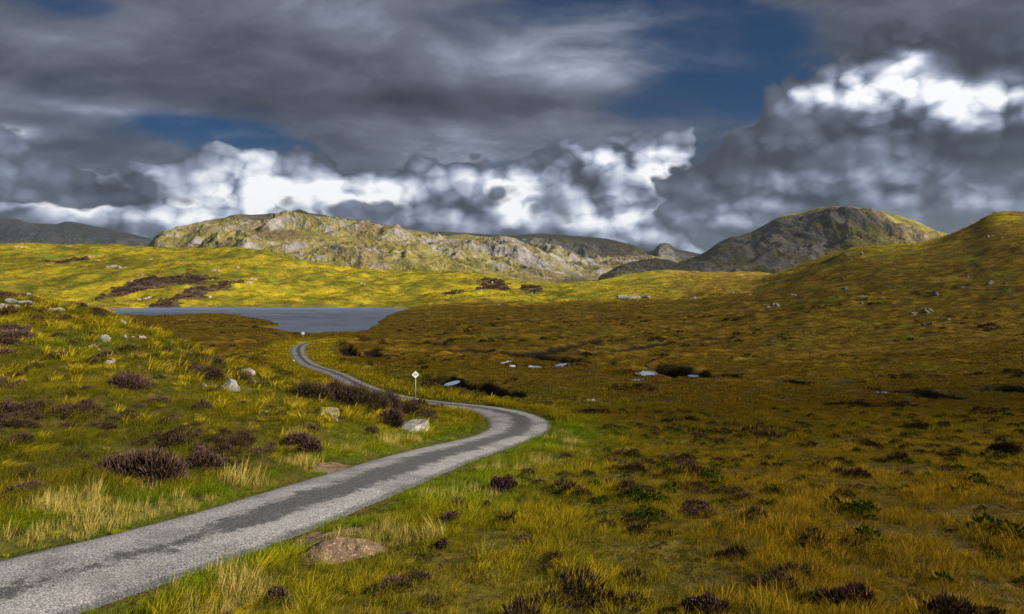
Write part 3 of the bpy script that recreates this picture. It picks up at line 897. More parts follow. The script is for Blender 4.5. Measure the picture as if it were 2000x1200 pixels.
lake_poly = LK
lx0, ly0 = LK.min(0) - 12; lx1, ly1 = LK.max(0) + 12
_wx, _wy = np.meshgrid(np.linspace(lx0, lx1, 150), np.linspace(ly0, ly1, 150))
_wf = grid_faces(150, 150)
_wf = _wf[(lake_sd(_wx.ravel(), _wy.ravel()) < 4.5)[_wf].any(1)]
_wu, _wi = np.unique(_wf, return_inverse=True)
me = mesh_np('lake', np.stack([_wx.ravel()[_wu], _wy.ravel()[_wu], np.full(len(_wu), LAKE_H + CAMZ)], 1), _wi.reshape(-1, 4),
             mat_water('lake_water', (0.034, 0.045, 0.074), 0.55, 0.9, 0.30, 0.28), False)  # slate body colour stands in for sky reflected by the waves
tag(link(bpy.data.objects.new('lake', me)), kind='structure')
POOLW = mat_water('pool_water', (0.010, 0.010, 0.010), 2.2, 0.04, 0.05, 0.9)
for (px, py, pz, rx, ry, ro) in POOLS:
    a = np.linspace(0, 2 * math.pi, 40, endpoint=False)
    ex, ey = 1.5 * rx * np.cos(a), 1.5 * ry * np.sin(a)
    V = np.stack([px + ex * math.cos(ro) - ey * math.sin(ro), py + ex * math.sin(ro) + ey * math.cos(ro), np.full(40, pz + CAMZ)], 1)
    me = mesh_np('pool', V, [list(range(40))], POOLW, False)
    tag(link(bpy.data.objects.new('pool', me)), kind='structure')


# ================================================================== the road
def mat_road():
    m, t, out = material('chipseal_road')
    pos = t.node('ShaderNodeNewGeometry').outputs['Position']
    q = attr(t, 'across')          # -1 left edge .. 1 right edge
    s = attr(t, 'along')
    n1 = t.noise(pos, 0.9, 5, 0.6)
    n2 = t.noise(pos, 34.0, 3, 0.7)
    n3 = t.noise(pos, 5.0, 5, 0.65)
    chip = t.voro(pos, 55.0, 'F1', out='Color')
    chipv = t.sep(chip)[0]
    nlong = t.noise(t.comb(t.mul(s, 0.10), 0.0), 1.0, 3, 0.5)
    # worn centre strip where the chippings are lost, broader on the straight, broken nearer
    wob = t.mul(t.sub(t.noise(t.comb(t.mul(s, 0.22), t.mul(q, 0.6)), 1.0, 4, 0.6), 0.5), 0.5)
    fray = t.add(t.mul(t.sub(n3, 0.5), 0.7), t.add(t.mul(t.sub(n2, 0.5), 0.5), t.mul(t.sub(n1, 0.5), 0.85)))
    dist = t.m('ABSOLUTE', t.add(t.sub(q, 0.10), wob))
    core = t.ss(t.add(dist, fray), attr(t, 'strip'), t.sub(attr(t, 'strip'), 0.16))
    edge = t.ss(t.add(t.m('ABSOLUTE', q), t.mul(fray, 0.16)), 0.84, 0.92)
    light = t.ramp(t.add(t.mul(chipv, 0.75), t.mul(n1, 0.35)), [(0.15, (0.045, 0.044, 0.048)), (0.5, (0.125, 0.120, 0.127)), (0.85, (0.28, 0.265, 0.262))])
    dark = t.ramp(t.add(t.mul(chipv, 0.6), t.mul(n2, 0.4)), [(0.2, (0.020, 0.020, 0.022)), (0.6, (0.045, 0.045, 0.049)), (0.95, (0.13, 0.125, 0.12))])
    light = t.mix(t.ss(n1, 0.46, 0.66), light, t.mix(0.5, light, dark))
    trk = t.ss(t.m('ABSOLUTE', t.sub(t.m('ABSOLUTE', t.add(q, t.mul(wob, 0.3))), 0.52)), 0.26, 0.05)
    light = t.mix(t.mul(trk, 0.10), light, (0.34, 0.325, 0.32))
    light = t.mix(t.mul(t.ss(t.noise(pos, 0.35, 3, 0.5), 0.55, 0.62), 0.35), light, dark)
    col = t.mix(core, light, dark)
    col = t.mix(t.mul(edge, 0.75), col, dark)
    nb = bump(t, t.add(chipv, n2), 0.6, 0.012)
    bsdf(t, out, col, 0.85, nb, 0.25)
    return m


ns = len(RC)
acr = np.linspace(-1, 1, 9)
alen = np.r_[0, np.cumsum(np.linalg.norm(np.diff(RC[:, :2], axis=0), axis=1))]
RV = np.zeros((ns, 9, 3)); 
wig = 1 + 0.05 * fbm(alen / 1.1, alen * 0, 4, 60)
for j, a in enumerate(acr):
    off = -a * RC[:, 3] * np.where(abs(a) == 1, wig, 1.0)
    RV[:, j, 0] = RC[:, 0] + RN[:, 0] * off
    RV[:, j, 1] = RC[:, 1] + RN[:, 1] * off
    RV[:, j, 2] = RC[:, 2] + CAMZ + 0.05 * (1 - a * a) - (0.05 if abs(a) == 1 else 0)
strip = 0.42 - 0.26 * (1 - sstep(RC[:, 1], 12.0, 16.5)) - 0.10 * sstep(RC[:, 1], 44, 60) + 0.06 * fbm(alen / 9, alen * 0, 2, 61)
me = mesh_np('road', RV.reshape(-1, 3), grid_faces(ns, 9)[:, ::-1], mat_road(), True,
             {'across': np.tile(acr, ns), 'along': np.repeat(alen, 9), 'strip': np.repeat(strip, 9)})
tag(link(bpy.data.objects.new('road', me)), kind='structure')
# ================================================================== rocks
def mat_rock(name, light, dark, lichen, moss=0.0):
    m, t, out = material(name)
    geo = t.node('ShaderNodeNewGeometry')
    tc = t.node('ShaderNodeTexCoord').outputs['Object']
    pos = geo.outputs['Position']
    n1 = t.noise(pos, 2.2, 6, 0.65); n2 = t.noise(pos, 11.0, 5, 0.7); n3 = t.noise(pos, 0.9, 4, 0.6)
    col = t.mix(t.ss(n1, 0.38, 0.66), light, dark)
    col = t.mix(t.ss(n2, 0.52, 0.72), col, lichen)
    col = t.mix(t.ss(n2, 0.42, 0.28), col, (0.05, 0.045, 0.042))
    if moss:
        nz = t.sep(geo.outputs['Normal'])[2]
        col = t.mix(t.ss(t.add(nz, t.mul(t.sub(n1, 0.5), 0.9)), 1.0 - moss, 1.15 - moss), col, (0.115, 0.10, 0.012))
    bsdf(t, out, col, 0.9, bump(t, t.add(n1, t.mul(n2, 0.5)), 0.8, 0.12), 0.15)
    return m


ROCK_GREY = mat_rock('grey_gneiss', (0.17, 0.165, 0.16), (0.095, 0.09, 0.088), (0.26, 0.25, 0.235))
ROCK_PINK = mat_rock('pinkish_gneiss', (0.27, 0.20, 0.17), (0.14, 0.11, 0.095), (0.38, 0.33, 0.30))
ROCK_MOSS = mat_rock('dark_mossy_rock', (0.09, 0.08, 0.075), (0.045, 0.04, 0.04), (0.22, 0.20, 0.18), 0.5)
ROCK_PALE = mat_rock('pale_gneiss', (0.21, 0.19, 0.17), (0.11, 0.10, 0.09), (0.34, 0.31, 0.28))


def ico(sub):
    import bmesh
    bm = bmesh.new()
    bmesh.ops.create_icosphere(bm, subdivisions=sub, radius=1.0)
    V = np.array([v.co[:] for v in bm.verts]); Fc = np.array([[v.index for v in f.verts] for f in bm.faces])
    bm.free()
    return V, Fc


_ICO = {k: ico(k) for k in (2, 3, 4)}


def rock_chunk(r, sub, cuts, rough, seed):
    V, Fc = _ICO[sub]
    V = V.copy()
    for _ in range(cuts):                       # split faces: planar joints
        n = r.normal(size=3); n[2] = abs(n[2]) * 0.8; n /= np.linalg.norm(n)
        k = V @ n - r.uniform(0.42, 0.80)
        V = V - np.maximum(k, 0)[:, None] * n
    return V + rough * V * (fbm(V[:, 0] * 2.1 + seed, V[:, 1] * 2.1 + V[:, 2] * 1.7, 3, seed % 50))[:, None], Fc


def rock_mesh(name, sx, sy, sz, seed, mat, sub=3, cuts=9, rough=0.10, chunks=1):
    r = np.random.default_rng(seed)
    Vs, Fs, off = [], [], 0
    for q in range(chunks):
        V, Fc = rock_chunk(r, sub, cuts, rough, seed + q * 17)
        if chunks > 1:
            V = V * r.uniform(0.38, 0.75, 3) * np.array([1, 1, 1.25]) + np.array([r.uniform(-0.62, 0.62), r.uniform(-0.5, 0.5), r.uniform(-0.15, 0.05)])
        Vs.append(V * 1.25 * np.array([sx, sy, sz])); Fs.append(Fc + off); off += len(V)
    return mesh_np(name, np.concatenate(Vs), np.concatenate(Fs), mat, False)


def put_rock(u, v, w, h, label, mat=None, name='boulder', group=None, cat='boulder', seed=None, flat=False, sub=3, y0=6.0, cuts=12, chunks=1):
    """a boulder whose middle is sighted at (u, v), w x h in frame units"""
    p = sight(u, v + h * 0.45, y0=y0)
    k = p[1] / F
    sx = w * k * 0.5; sz = max(h * k * 0.72, 0.05)
    sy = sx * (0.8 if not flat else 1.0)
    seed = seed if seed is not None else int(u * 7 + v * 3)
    me = rock_mesh(name, sx, sy, sz, seed, mat or ROCK_GREY, sub, cuts, 0.10, chunks)
    o = bpy.data.objects.new(name, me)
    o.location = (p[0], p[1] + sy * 0.3, float(height(np.array([p[0]]), np.array([p[1] + sy * 0.3]))[0]) + CAMZ + sz * (0.18 if y0 < 100 else (0.25 if y0 < 400 else 0.0)))
    o.rotation_euler = (0, 0, random.uniform(0, 0.6))
    link(o)
    tag(o, label, cat, group)
    return o


ORD = ['first', 'second', 'third', 'fourth', 'fifth', 'sixth', 'seventh', 'eighth', 'ninth', 'tenth', 'eleventh', 'twelfth', 'thirteenth', 'fourteenth', 'fifteenth', 'sixteenth', 'seventeenth', 'eighteenth', 'nineteenth', 'twentieth'] + ['twenty-' + q for q in ('first', 'second', 'third', 'fourth', 'fifth', 'sixth', 'seventh', 'eighth', 'ninth')] + ['thirtieth', 'thirty-first', 'thirty-second', 'thirty-third', 'thirty-fourth', 'thirty-fifth']
ROCKS = [
    (447, 750, 31, 26, 'rounded grey boulder standing out of dark heather on the left bank', ROCK_GREY),
    (483, 723, 22, 18, 'pinkish upright boulder just behind the grey boulder in the heather', ROCK_PINK),
    (404, 752, 16, 7, 'small low grey rock beside the dark heather hollow on the left bank', ROCK_GREY),
    (495, 744, 12, 6, 'small white stone right of the rounded grey boulder', ROCK_PALE),
    (630, 804, 46, 24, 'dark rock capped with yellow moss below the heather bank', ROCK_MOSS),
    (651, 816, 15, 9, 'small pale stone at the foot of the moss capped rock', ROCK_PALE),
    (701, 774, 14, 16, 'small pale boulder set in the long heather bank by the road', ROCK_PALE),
    (513, 803, 17, 4, 'thin flat white stone in the grass of the left bank', ROCK_PALE),
    (549, 797, 11, 5, 'little beige stone between heather clumps above the road', ROCK_PINK),
    (627, 783, 8, 5, 'tiny grey stone under the heather bank', ROCK_GREY),
    (200, 660, 20, 13, 'broken white rock on the left hillock below its crest', ROCK_PALE),
    (178, 676, 14, 6, 'flat pinkish stone left of the broken white rock on the hillock', ROCK_PINK),
    (193, 683, 13, 6, 'bright white stone lowest of the hillock cluster', ROCK_PALE),
    (237, 656, 15, 5, 'thin pale slab lying in grass right of the broken white rock', ROCK_PALE),
    (268, 657, 25, 6, 'long beige slab on the right shoulder of the left hillock', ROCK_PINK),
    (212, 706, 28, 6, 'low pinkish outcrop in grass below the hillock stones', ROCK_PINK),
    (232, 628, 18, 6, 'low pale stone on the hillock skyline near the lake', ROCK_PALE),
    (14, 597, 40, 10, 'broken pale outcrop on the hillock crest at the frame edge', ROCK_PALE),
    (37, 588, 34, 9, 'smooth grey slab on top of the hillock crest outcrop', ROCK_GREY),
    (76, 598, 36, 6, 'row of low pinkish rock along the hillock crest', ROCK_PINK),
    (113, 604, 30, 9, 'grey triangular slab on the hillock crest beside yellow grass', ROCK_GREY),
    (48, 574, 20, 8, 'small grey outcrop on the slope just behind the hillock crest', ROCK_GREY),
    (1155, 781, 20, 5, 'flat pale stone in brown moor right of the road bend', ROCK_PALE),
]
for (u, v, w, h, lab, mt) in ROCKS:
    put_rock(u, v, w * 1.1, h * (1.25 if h < 11 else 1.0), lab, mt, flat=h < 8, chunks=3 if h < 12 and w > 12 else 1)
# the large split boulder beside the bend: a low wedge with a light upper face
bg_o = put_rock(806, 832, 100, 26, 'large pale split boulder in grass beside the road bend', ROCK_PALE, seed=41, sub=4, cuts=13)

for (u, v, w, h, lab) in [
        (1248, 578, 58, 8, 'long pale rock outcrop on the far moor edge below the bright hill'),
        (1812, 604, 27, 10, 'largest pale pyramid shaped boulder on the right hillside'),
        (1787, 611, 21, 6, 'flat pale rock left of the pyramid boulder on the right hillside'),
        (1814, 632, 17, 6, 'pale rock lying below the pyramid boulder on the right hillside'),
        (1853, 624, 11, 5, 'small pale rock right of and below the pyramid boulder'),
        (1935, 552, 22, 7, 'pale boulder high on the right hillside near the frame edge'),
        (1831, 572, 15, 8, 'grey boulder in dark turf above the pyramid boulder')]:
    put_rock(u, v, w * 1.2, h * 1.35, lab, ROCK_PALE, y0=120, chunks=5 if w > 40 else 2)
for i, (u, v, w, h) in enumerate(sorted([(1965, 551, 11, 4), (1550, 575, 11, 5), (1650, 563, 18, 4), (1663, 575, 13, 5), (1686, 580, 16, 5), (1683, 590, 12, 4), (1519, 594, 19, 6), (1502, 598, 12, 5), (1460, 575, 13, 4),
                     (1433, 572, 10, 3), (1355, 581, 13, 4), (1653, 497, 16, 5), (1682, 494, 10, 6), (1724, 572, 8, 4), (1975, 594, 8, 5), (1648, 543, 8, 4), (1895, 540, 9, 4), (1935, 460, 12, 5), (1880, 560, 8, 3),
                     (1868, 595, 6, 3), (1572, 655, 5, 3), (1900, 612, 6, 3), (1480, 640, 5, 3), (1760, 560, 7, 3)])):
    put_rock(u, v, w * 1.2, h * 1.4, 'small pale rock, %s from the left of those scattered over the right hillside' % ORD[i], ROCK_PALE, 'rock', 'small rocks on the right hillside', 'rock', sub=2, y0=120, chunks=2)
for i, (u, v, w, h) in enumerate(sorted([(275, 535, 20, 8), (262, 547, 20, 9), (286, 579, 24, 9), (272, 585, 11, 5), (486, 550, 14, 8), (493, 542, 13, 9), (213, 519, 19, 7), (238, 521, 16, 6), (175, 500, 14, 6), (190, 508, 10, 4), (295, 506, 13, 4),
                     (418, 526, 18, 6), (467, 521, 15, 6), (590, 519, 12, 5), (706, 551, 10, 8), (712, 555, 8, 5), (938, 566, 10, 5), (950, 559, 11, 5), (963, 551, 9, 5), (1037, 571, 9, 7), (35, 481, 14, 4),
                     (135, 480, 22, 5), (407, 579, 11, 7), (415, 546, 8, 4), (525, 535, 7, 4), (640, 560, 5, 3), (840, 582, 5, 3), (975, 594, 9, 4), (1070, 590, 8, 3), (80, 500, 6, 3), (300, 560, 7, 4), (245, 590, 8, 5), (535, 565, 5, 3)])):
    put_rock(u, v, w, h, 'small pale rock, %s from the left of those on the ridge behind the lake' % ORD[i], ROCK_PINK, 'rock', 'rocks on the ridge behind the lake', 'rock', sub=2, y0=440, chunks=4 if w > 12 else 2)


# ================================================================== earth mound beside the road
def mat_earth():
    m, t, out = material('bare_brown_earth')
    pos = t.node('ShaderNodeNewGeometry').outputs['Position']
    n1 = t.noise(pos, 3.0, 6, 0.6); n2 = t.noise(pos, 30.0, 4, 0.7)
    ch = t.sep(t.voro(pos, 45.0, 'F1', out='Color'))[0]
    col = t.mix(n1, (0.070, 0.046, 0.028), (0.15, 0.10, 0.060))
    col = t.mix(t.ss(n2, 0.55, 0.75), col, (0.075, 0.05, 0.035))
    col = t.mix(t.ss(ch, 0.86, 0.95), col, (0.26, 0.20, 0.14))
    bsdf(t, out, col, 0.95, bump(t, t.add(n1, t.mul(n2, 0.6)), 0.9, 0.06), 0.1)
    return m


EARTH = mat_earth()
MOUND = []


def earth_mound(u, v, rx, ry, hgt, label):
    p = sight(u, v)
    nr, na = 34, 80
    r = np.linspace(0, 1, nr); a = np.linspace(0, 2 * math.pi, na, endpoint=False)
    R, A = np.meshgrid(r, a, indexing='ij')
    wob = 1 + 0.16 * np.sin(2 * A + 0.6) + 0.10 * np.sin(3 * A + 2)
    X = p[0] + rx * R * np.cos(A) * wob; Y = p[1] + ry * R * np.sin(A) * wob
    prof = np.cos(R * math.pi / 2) ** 1.1
    Z = height(X, Y) + hgt * prof * (1 + 0.30 * fbm(X / 0.6, Y / 0.6, 3, 66)) + 0.05 * fbm(X / 0.18, Y / 0.18, 3, 67) - 0.10 * R ** 3
    idx = np.arange(nr * na).reshape(nr, na)
    nx = np.roll(idx, -1, 1)
    Fq = np.stack([idx[:-1], nx[:-1], nx[1:], idx[1:]], -1).reshape(-1, 4)[:, ::-1]
    me = mesh_np('earth_mound', np.stack([X, Y, Z + CAMZ], -1).reshape(-1, 3), Fq, EARTH)
    o = link(bpy.data.objects.new('earth_mound', me))
    tag(o, label, 'mound')
    MOUND.append((p[0], p[1], rx, ry))
    return o


earth_mound(668, 1080, 0.80, 0.72, 0.22, 'bare brown earth mound at the near edge of the road')


# ================================================================== signs and marker
def plain(name, col, rough=0.5, metal=0.0, spec=0.4):
    m, t, out = material(name)
    pos = t.node('ShaderNodeTexCoord').outputs['Object']
    n = t.noise(pos, 6.0, 5, 0.6)
    c = t.mix(t.ss(n, 0.55, 0.8), col, tuple(0.88 * k for k in col))
    b = bsdf(t, out, c, rough, None, spec)
    b.inputs['Metallic'].default_value = metal
    return m


WHITE = plain('white_sign_face', (0.80, 0.80, 0.79))
BLACK = plain('black_lettering', (0.012, 0.012, 0.013), 0.7)
STEEL = plain('grey_galvanised_post', (0.26, 0.26, 0.26), 0.5, 0.3)
BACKING = plain('grey_sign_back', (0.15, 0.15, 0.15))


def prism(pts, y0, y1):
    n = len(pts)
    V = [(x, y0, z) for x, z in pts] + [(x, y1, z) for x, z in pts]
    Fc = [list(range(n))[::1], list(range(2 * n - 1, n - 1, -1))] + [[i, i + n, (i + 1) % n + n, (i + 1) % n] for i in range(n)]
    return V, Fc


def tube(r, z0, z1, n=12):
    a = np.linspace(0, 2 * math.pi, n, endpoint=False)
    V = [(r * math.cos(q), r * math.sin(q), z0) for q in a] + [(r * math.cos(q), r * math.sin(q), z1) for q in a]
    Fc = [[i, (i + 1) % n, (i + 1) % n + n, i + n] for i in range(n)] + [list(range(n))[::-1], list(range(n, 2 * n))]
    return V, Fc


def child(name, VF, mat, parent, smooth=False):
    return link(bpy.data.objects.new(name, mesh_np(name, VF[0], VF[1], mat, smooth)), parent)


def lettering(txt, size, loc, parent):
    cu = bpy.data.curves.new('lettering', 'FONT')
    cu.body = txt; cu.size = size; cu.align_x = 'CENTER'; cu.align_y = 'CENTER'; cu.extrude = 0.0015; cu.offset = size * 0.018
    tmp = bpy.data.objects.new('tmp', cu)
    me = bpy.data.meshes.new_from_object(tmp)
    bpy.data.objects.remove(tmp); bpy.data.curves.remove(cu)
    me.name = 'lettering'
    me.materials.clear(); me.materials.append(BLACK)
    o = link(bpy.data.objects.new('lettering', me), parent)
    o.location = loc
    o.rotation_euler = (math.radians(90), 0, 0)
    return o


def sign(u, v_base, post_h, diamond, label, size=0.62):
    p = sight(u, v_base)
    root = link(bpy.data.objects.new('road_sign', None))
    root.location = (p[0], p[1], p[2] + CAMZ - 0.05)
    root.rotation_euler = (0, 0, -math.atan2(p[0], p[1]) * 0.8 + 0.05)
    tag(root, label, 'sign')
    child('post', tube(0.038, -0.3, post_h), STEEL, root, True)
    if diamond:
        h = size / 2 * 1.02
        zc = post_h - 0.02
        pts = [(0, zc - h), (h, zc), (0, zc + h), (-h, zc)]
        pts_b = [(0, zc - h - .03), (h + .03, zc), (0, zc + h + .03), (-h - .03, zc)]
    else:
        w, h = size / 2, size * 0.4
        zc = post_h - 0.02
        pts = [(-w, zc - h), (w, zc - h), (w, zc + h), (-w, zc + h)]
        pts_b = [(-w - .02, zc - h - .02), (w + .02, zc - h - .02), (w + .02, zc + h + .02), (-w - .02, zc + h + .02)]
    plate = child('plate', prism(pts, -0.058, -0.052), WHITE, root)
    child('backing', prism(pts_b, -0.050, -0.040), BACKING, root)
    for dz in (-0.12, 0.12):
        V, Fc = tube(0.047, zc + dz - 0.02, zc + dz + 0.02)
        child('clamp', (V, Fc), STEEL, root, True)
    lettering('PASSING', size * (0.155 if diamond else 0.2), (0, -0.060, zc + 0.035), plate)
    lettering('PLACE', size * (0.11 if diamond else 0.16), (0, -0.060, zc - (0.055 if diamond else 0.10)), plate)
    return root


sign(811.5, 786, 2.55, True, 'white diamond passing place sign on a grey post by the road', 0.66)
sign(592, 667, 2.05, False, 'small far white rectangular sign beside the distant road bend', 0.66)
p = sight(575.5, 706)
root = link(bpy.data.objects.new('marker_post', None))
root.location = (p[0], p[1], p[2] + CAMZ - 0.05); root.rotation_euler = (0.1, -0.5, 0.3)
tag(root, 'short white leaning marker post at the outer edge of the far bend', 'marker')
child('post', prism([(-.07, -.1), (.07, -.1), (.07, .34), (-.07, .34)], -.06, .06), WHITE, root)
child('foot_band', prism([(-.095, -.1), (.095, -.1), (.095, .1), (-.095, .1)], -.075, .075), BLACK, root)


# ================================================================== plants
def mat_leaf(name, translucency=0.25, hue_noise=0.35, inst=True):
    m, t, out = material(name)
    typ = 'INSTANCER' if inst else 'GEOMETRY'
    tip = attr(t, 'tip', 'Vector', typ); rt = attr(t, 'root', 'Vector', typ)
    k = attr(t, 'k', 'Fac')
    rnd = attr(t, 'rnd', 'Fac')
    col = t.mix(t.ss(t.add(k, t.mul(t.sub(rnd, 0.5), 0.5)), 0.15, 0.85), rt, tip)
    col = t.mix(1.0, col, t.ramp(rnd, [(0, (0.62, 0.66, 0.7)), (0.5, (1, 1, 1)), (1, (1.35, 1.22, 1.1))]), 'MULTIPLY')
    d = t.node('ShaderNodeBsdfDiffuse'); t.put(d.inputs[0], col)
    tr = t.node('ShaderNodeBsdfTranslucent'); t.put(tr.inputs[0], col)
    mx = t.node('ShaderNodeMixShader'); mx.inputs[0].default_value = translucency
    t.l.new(d.outputs[0], mx.inputs[1]); t.l.new(tr.outputs[0], mx.inputs[2])
    t.l.new(mx.outputs[0], out.inputs['Surface'])
    return m


LEAF = mat_leaf('grass_blades', 0.35)
SPRIG = mat_leaf('heather_sprigs', 0.12)


def tuft_mesh(name, n, hgt, spread, width, droop, seed, segs=3, lean=0.25, mat=None):
    r = np.random.default_rng(seed)
    V, Fc, K, R = [], [], [], []
    for i in range(n):
        a = r.uniform(0, 2 * math.pi); rad = spread * math.sqrt(r.uniform())
        base = np.array([rad * math.cos(a), rad * math.sin(a), -0.03])
        out = np.array([math.cos(a), math.sin(a), 0]) * r.uniform(0.1, 1.0) + np.array([lean * 2, 0.2 * lean, 0])
        h = hgt * r.uniform(0.45, 1.1)
        b = r.uniform(0, math.pi)
        side = np.array([math.cos(b), math.sin(b), 0]) * width * r.uniform(0.6, 1.2)
        v0 = len(V); rv = r.uniform()
        for s in range(segs + 1):
            t = s / segs
            c = base + np.array([0, 0, 1]) * h * (t - 0.35 * droop * t * t) + out * h * droop * t ** 1.8
            if s < segs:
                ww = side * (1 - 0.55 * t)
                V += [c - ww / 2, c + ww / 2]; K += [t, t]; R += [rv, rv]
            else:
                V.append(c); K.append(1.0); R.append(rv)
        for s in range(segs - 1):
            q = v0 + 2 * s
            Fc.append([q, q + 1, q + 3, q + 2])
        q = v0 + 2 * (segs - 1)
        Fc.append([q, q + 1, q + 2])
    return mesh_np(name, np.array(V), Fc, mat or LEAF, False, {'k': np.array(K), 'rnd': np.array(R)})


def sprig_geo(rx, ry, rz, n, length, width, seed, up=0.8, tip_from=0.7):
    """upright wiry sprigs over a rounded cushion: verts, tris, k, rnd"""
    r = np.random.default_rng(seed)
    th = r.uniform(0, 2 * math.pi, n); cz = r.uniform(0.0, 1.0, n)
    rr = np.sqrt(np.maximum(0, 1 - cz ** 2)); dep = r.uniform(0.55, 1.0, n) ** 0.5
    bump_ = 1 + 0.25 * fbm(np.cos(th) * rr * 2 + seed, np.sin(th) * rr * 2 + cz, 2, seed % 40)
    P0 = np.stack([rx * rr * np.cos(th), ry * rr * np.sin(th), rz * cz], 1) * (dep * bump_)[:, None]
    nrm = np.stack([rr * np.cos(th), rr * np.sin(th), cz + up], 1) + r.normal(0, 0.35, (n, 3))
    nrm /= np.linalg.norm(nrm, axis=1)[:, None]
    L = length * r.uniform(0.5, 1.2, n)[:, None]
    b = r.normal(size=(n, 3)); s = np.cross(nrm, b); s /= np.linalg.norm(s, axis=1)[:, None]
    s2 = np.cross(nrm, s)
    W = width * r.uniform(0.6, 1.2, n)[:, None]
    A = P0 - nrm * L * 0.3
    T = P0 + nrm * L
    M = P0 + nrm * L * 0.45
    V = np.stack([A, M - s * W, T, M + s * W, M - s2 * W, M + s2 * W], 1).reshape(-1, 3)
    i = np.arange(n)[:, None] * 6
    Fq = np.concatenate([i + np.array([[0, 1, 2, 3]]), i + np.array([[0, 4, 2, 5]])])
    K = np.tile([0.1, 0.55, 1.0, 0.55, 0.55, 0.55], n)
    R = np.repeat(r.uniform(0, 1, n), 6)
    return V, Fq, K, R


def sprig_mesh(name, *a, mat=None):
    V, Fq, K, R = sprig_geo(*a)
    return mesh_np(name, V, Fq, mat or SPRIG, False, {'k': K, 'rnd': R})


def proto_collection(name, meshes):
    col = bpy.data.collections.new(name)
    for i, me in enumerate(meshes):
        col.objects.link(bpy.data.objects.new('%s_%02d' % (name, i), me))
    return col


GRASS = proto_collection('tuft', [
    tuft_mesh('tuft_a', 26, 0.26, 0.13, 0.0075, 0.55, 1), tuft_mesh('tuft_b', 30, 0.34, 0.15, 0.008, 0.8, 2), tuft_mesh('tuft_c', 22, 0.22, 0.12, 0.007, 0.4, 3),
    tuft_mesh('tuft_straw', 20, 0.46, 0.16, 0.008, 0.25, 4, 3, 0.12), tuft_mesh('tuft_straw_b', 16, 0.38, 0.12, 0.008, 0.35, 5, 3, 0.15),
    tuft_mesh('tuft_mid', 22, 0.36, 0.26, 0.018, 0.75, 6), tuft_mesh('tuft_mid_b', 22, 0.42, 0.24, 0.017, 0.9, 7, 3, 0.4),
    tuft_mesh('tuft_far', 16, 0.36, 0.42, 0.05, 0.7, 8, 2), tuft_mesh('tuft_far_b', 16, 0.42, 0.5, 0.06, 0.8, 9, 2),
    tuft_mesh('tussock_a', 130, 0.62, 0.20, 0.012, 0.9, 10, 4, 0.40), tuft_mesh('tussock_b', 120, 0.55, 0.18, 0.012, 1.0, 11, 4, 0.55),
    tuft_mesh('tussock_c', 75, 0.66, 0.28, 0.026, 0.65, 12, 3, 0.28), tuft_mesh('tussock_d', 70, 0.58, 0.30, 0.026, 0.7, 13, 3, 0.35)])
HEATHER = proto_collection('heather', [
    sprig_mesh('heather_a', 0.20, 0.20, 0.16, 120, 0.09, 0.008, 1), sprig_mesh('heather_b', 0.26, 0.22, 0.20, 150, 0.10, 0.009, 2),
    sprig_mesh('heather_mid', 0.36, 0.36, 0.24, 90, 0.16, 0.022, 3), sprig_mesh('heather_far', 0.6, 0.6, 0.30, 60, 0.26, 0.05, 4)])
SHRUB = proto_collection('shrub', [
    sprig_mesh('shrub_a', 0.18, 0.18, 0.20, 110, 0.055, 0.017, 11, 0.5), sprig_mesh('shrub_b', 0.24, 0.22, 0.22, 130, 0.06, 0.018, 12, 0.5),
    sprig_mesh('shrub_mid', 0.3, 0.3, 0.22, 70, 0.10, 0.035, 13, 0.5)])


def scatter_points():
    out = []
    for y0, y1, dens in [(7.5, 18, 95), (18, 34, 52), (34, 66, 15), (66, 140, 3.8), (140, 330, 0.95), (330, 560, 0.14), (560, 1130, 0.045)]:
        ul, uh = (-480, 2480) if y0 < 30 else (-160, 2160)
        area = (uh - ul) / F * (y1 ** 2 - y0 ** 2) / 2
        n = int(area * dens)
        Y = np.sqrt(rng.uniform(y0 ** 2, y1 ** 2, n)); u = rng.uniform(ul, uh, n)
        out.append(np.stack([(u - 1000) / F * Y, Y, np.full(n, y0)], 1))
    # the bigger tussocks
    for y0, y1, dens in [(8, 26, 1.3), (26, 80, 0.85)]:
        n = int(2320 / F * (y1 ** 2 - y0 ** 2) / 2 * dens)
        Y = np.sqrt(rng.uniform(y0 ** 2, y1 ** 2, n)); u = rng.uniform(-160, 2160, n)
        out.append(np.stack([(u - 1000) / F * Y, Y, np.full(n, 1.0)], 1))
    return np.concatenate(out)


PT = scatter_points()
PX, PY, PB = PT.T
PZ, Pd, Phw, Pls, Ppe, Pwa = height(PX, PY, True)
he, gr, br, go, ve, so_ = fields(PX, PY, Pd, Phw, Ppe)
keep = (Pd > Phw - 0.10 + 0.30 * rng.random(len(PX)) + 0.12 * fbm(PX / 0.7, PY / 0.7, 2, 59)) & ((Pwa < 0.5) | ((Pls > 5) & (rng.random(len(PX)) < 0.16))) & (Pls > 1.0) & (so_ < 0.4) & ((Ppe < 0.12) | (Pwa > 0.5))
for (mx_, my_, rx_, ry_) in MOUND:
    keep &= np.hypot((PX - mx_) / rx_, (PY - my_) / ry_) > 0.66 + 0.35 * rng.random(len(PX))
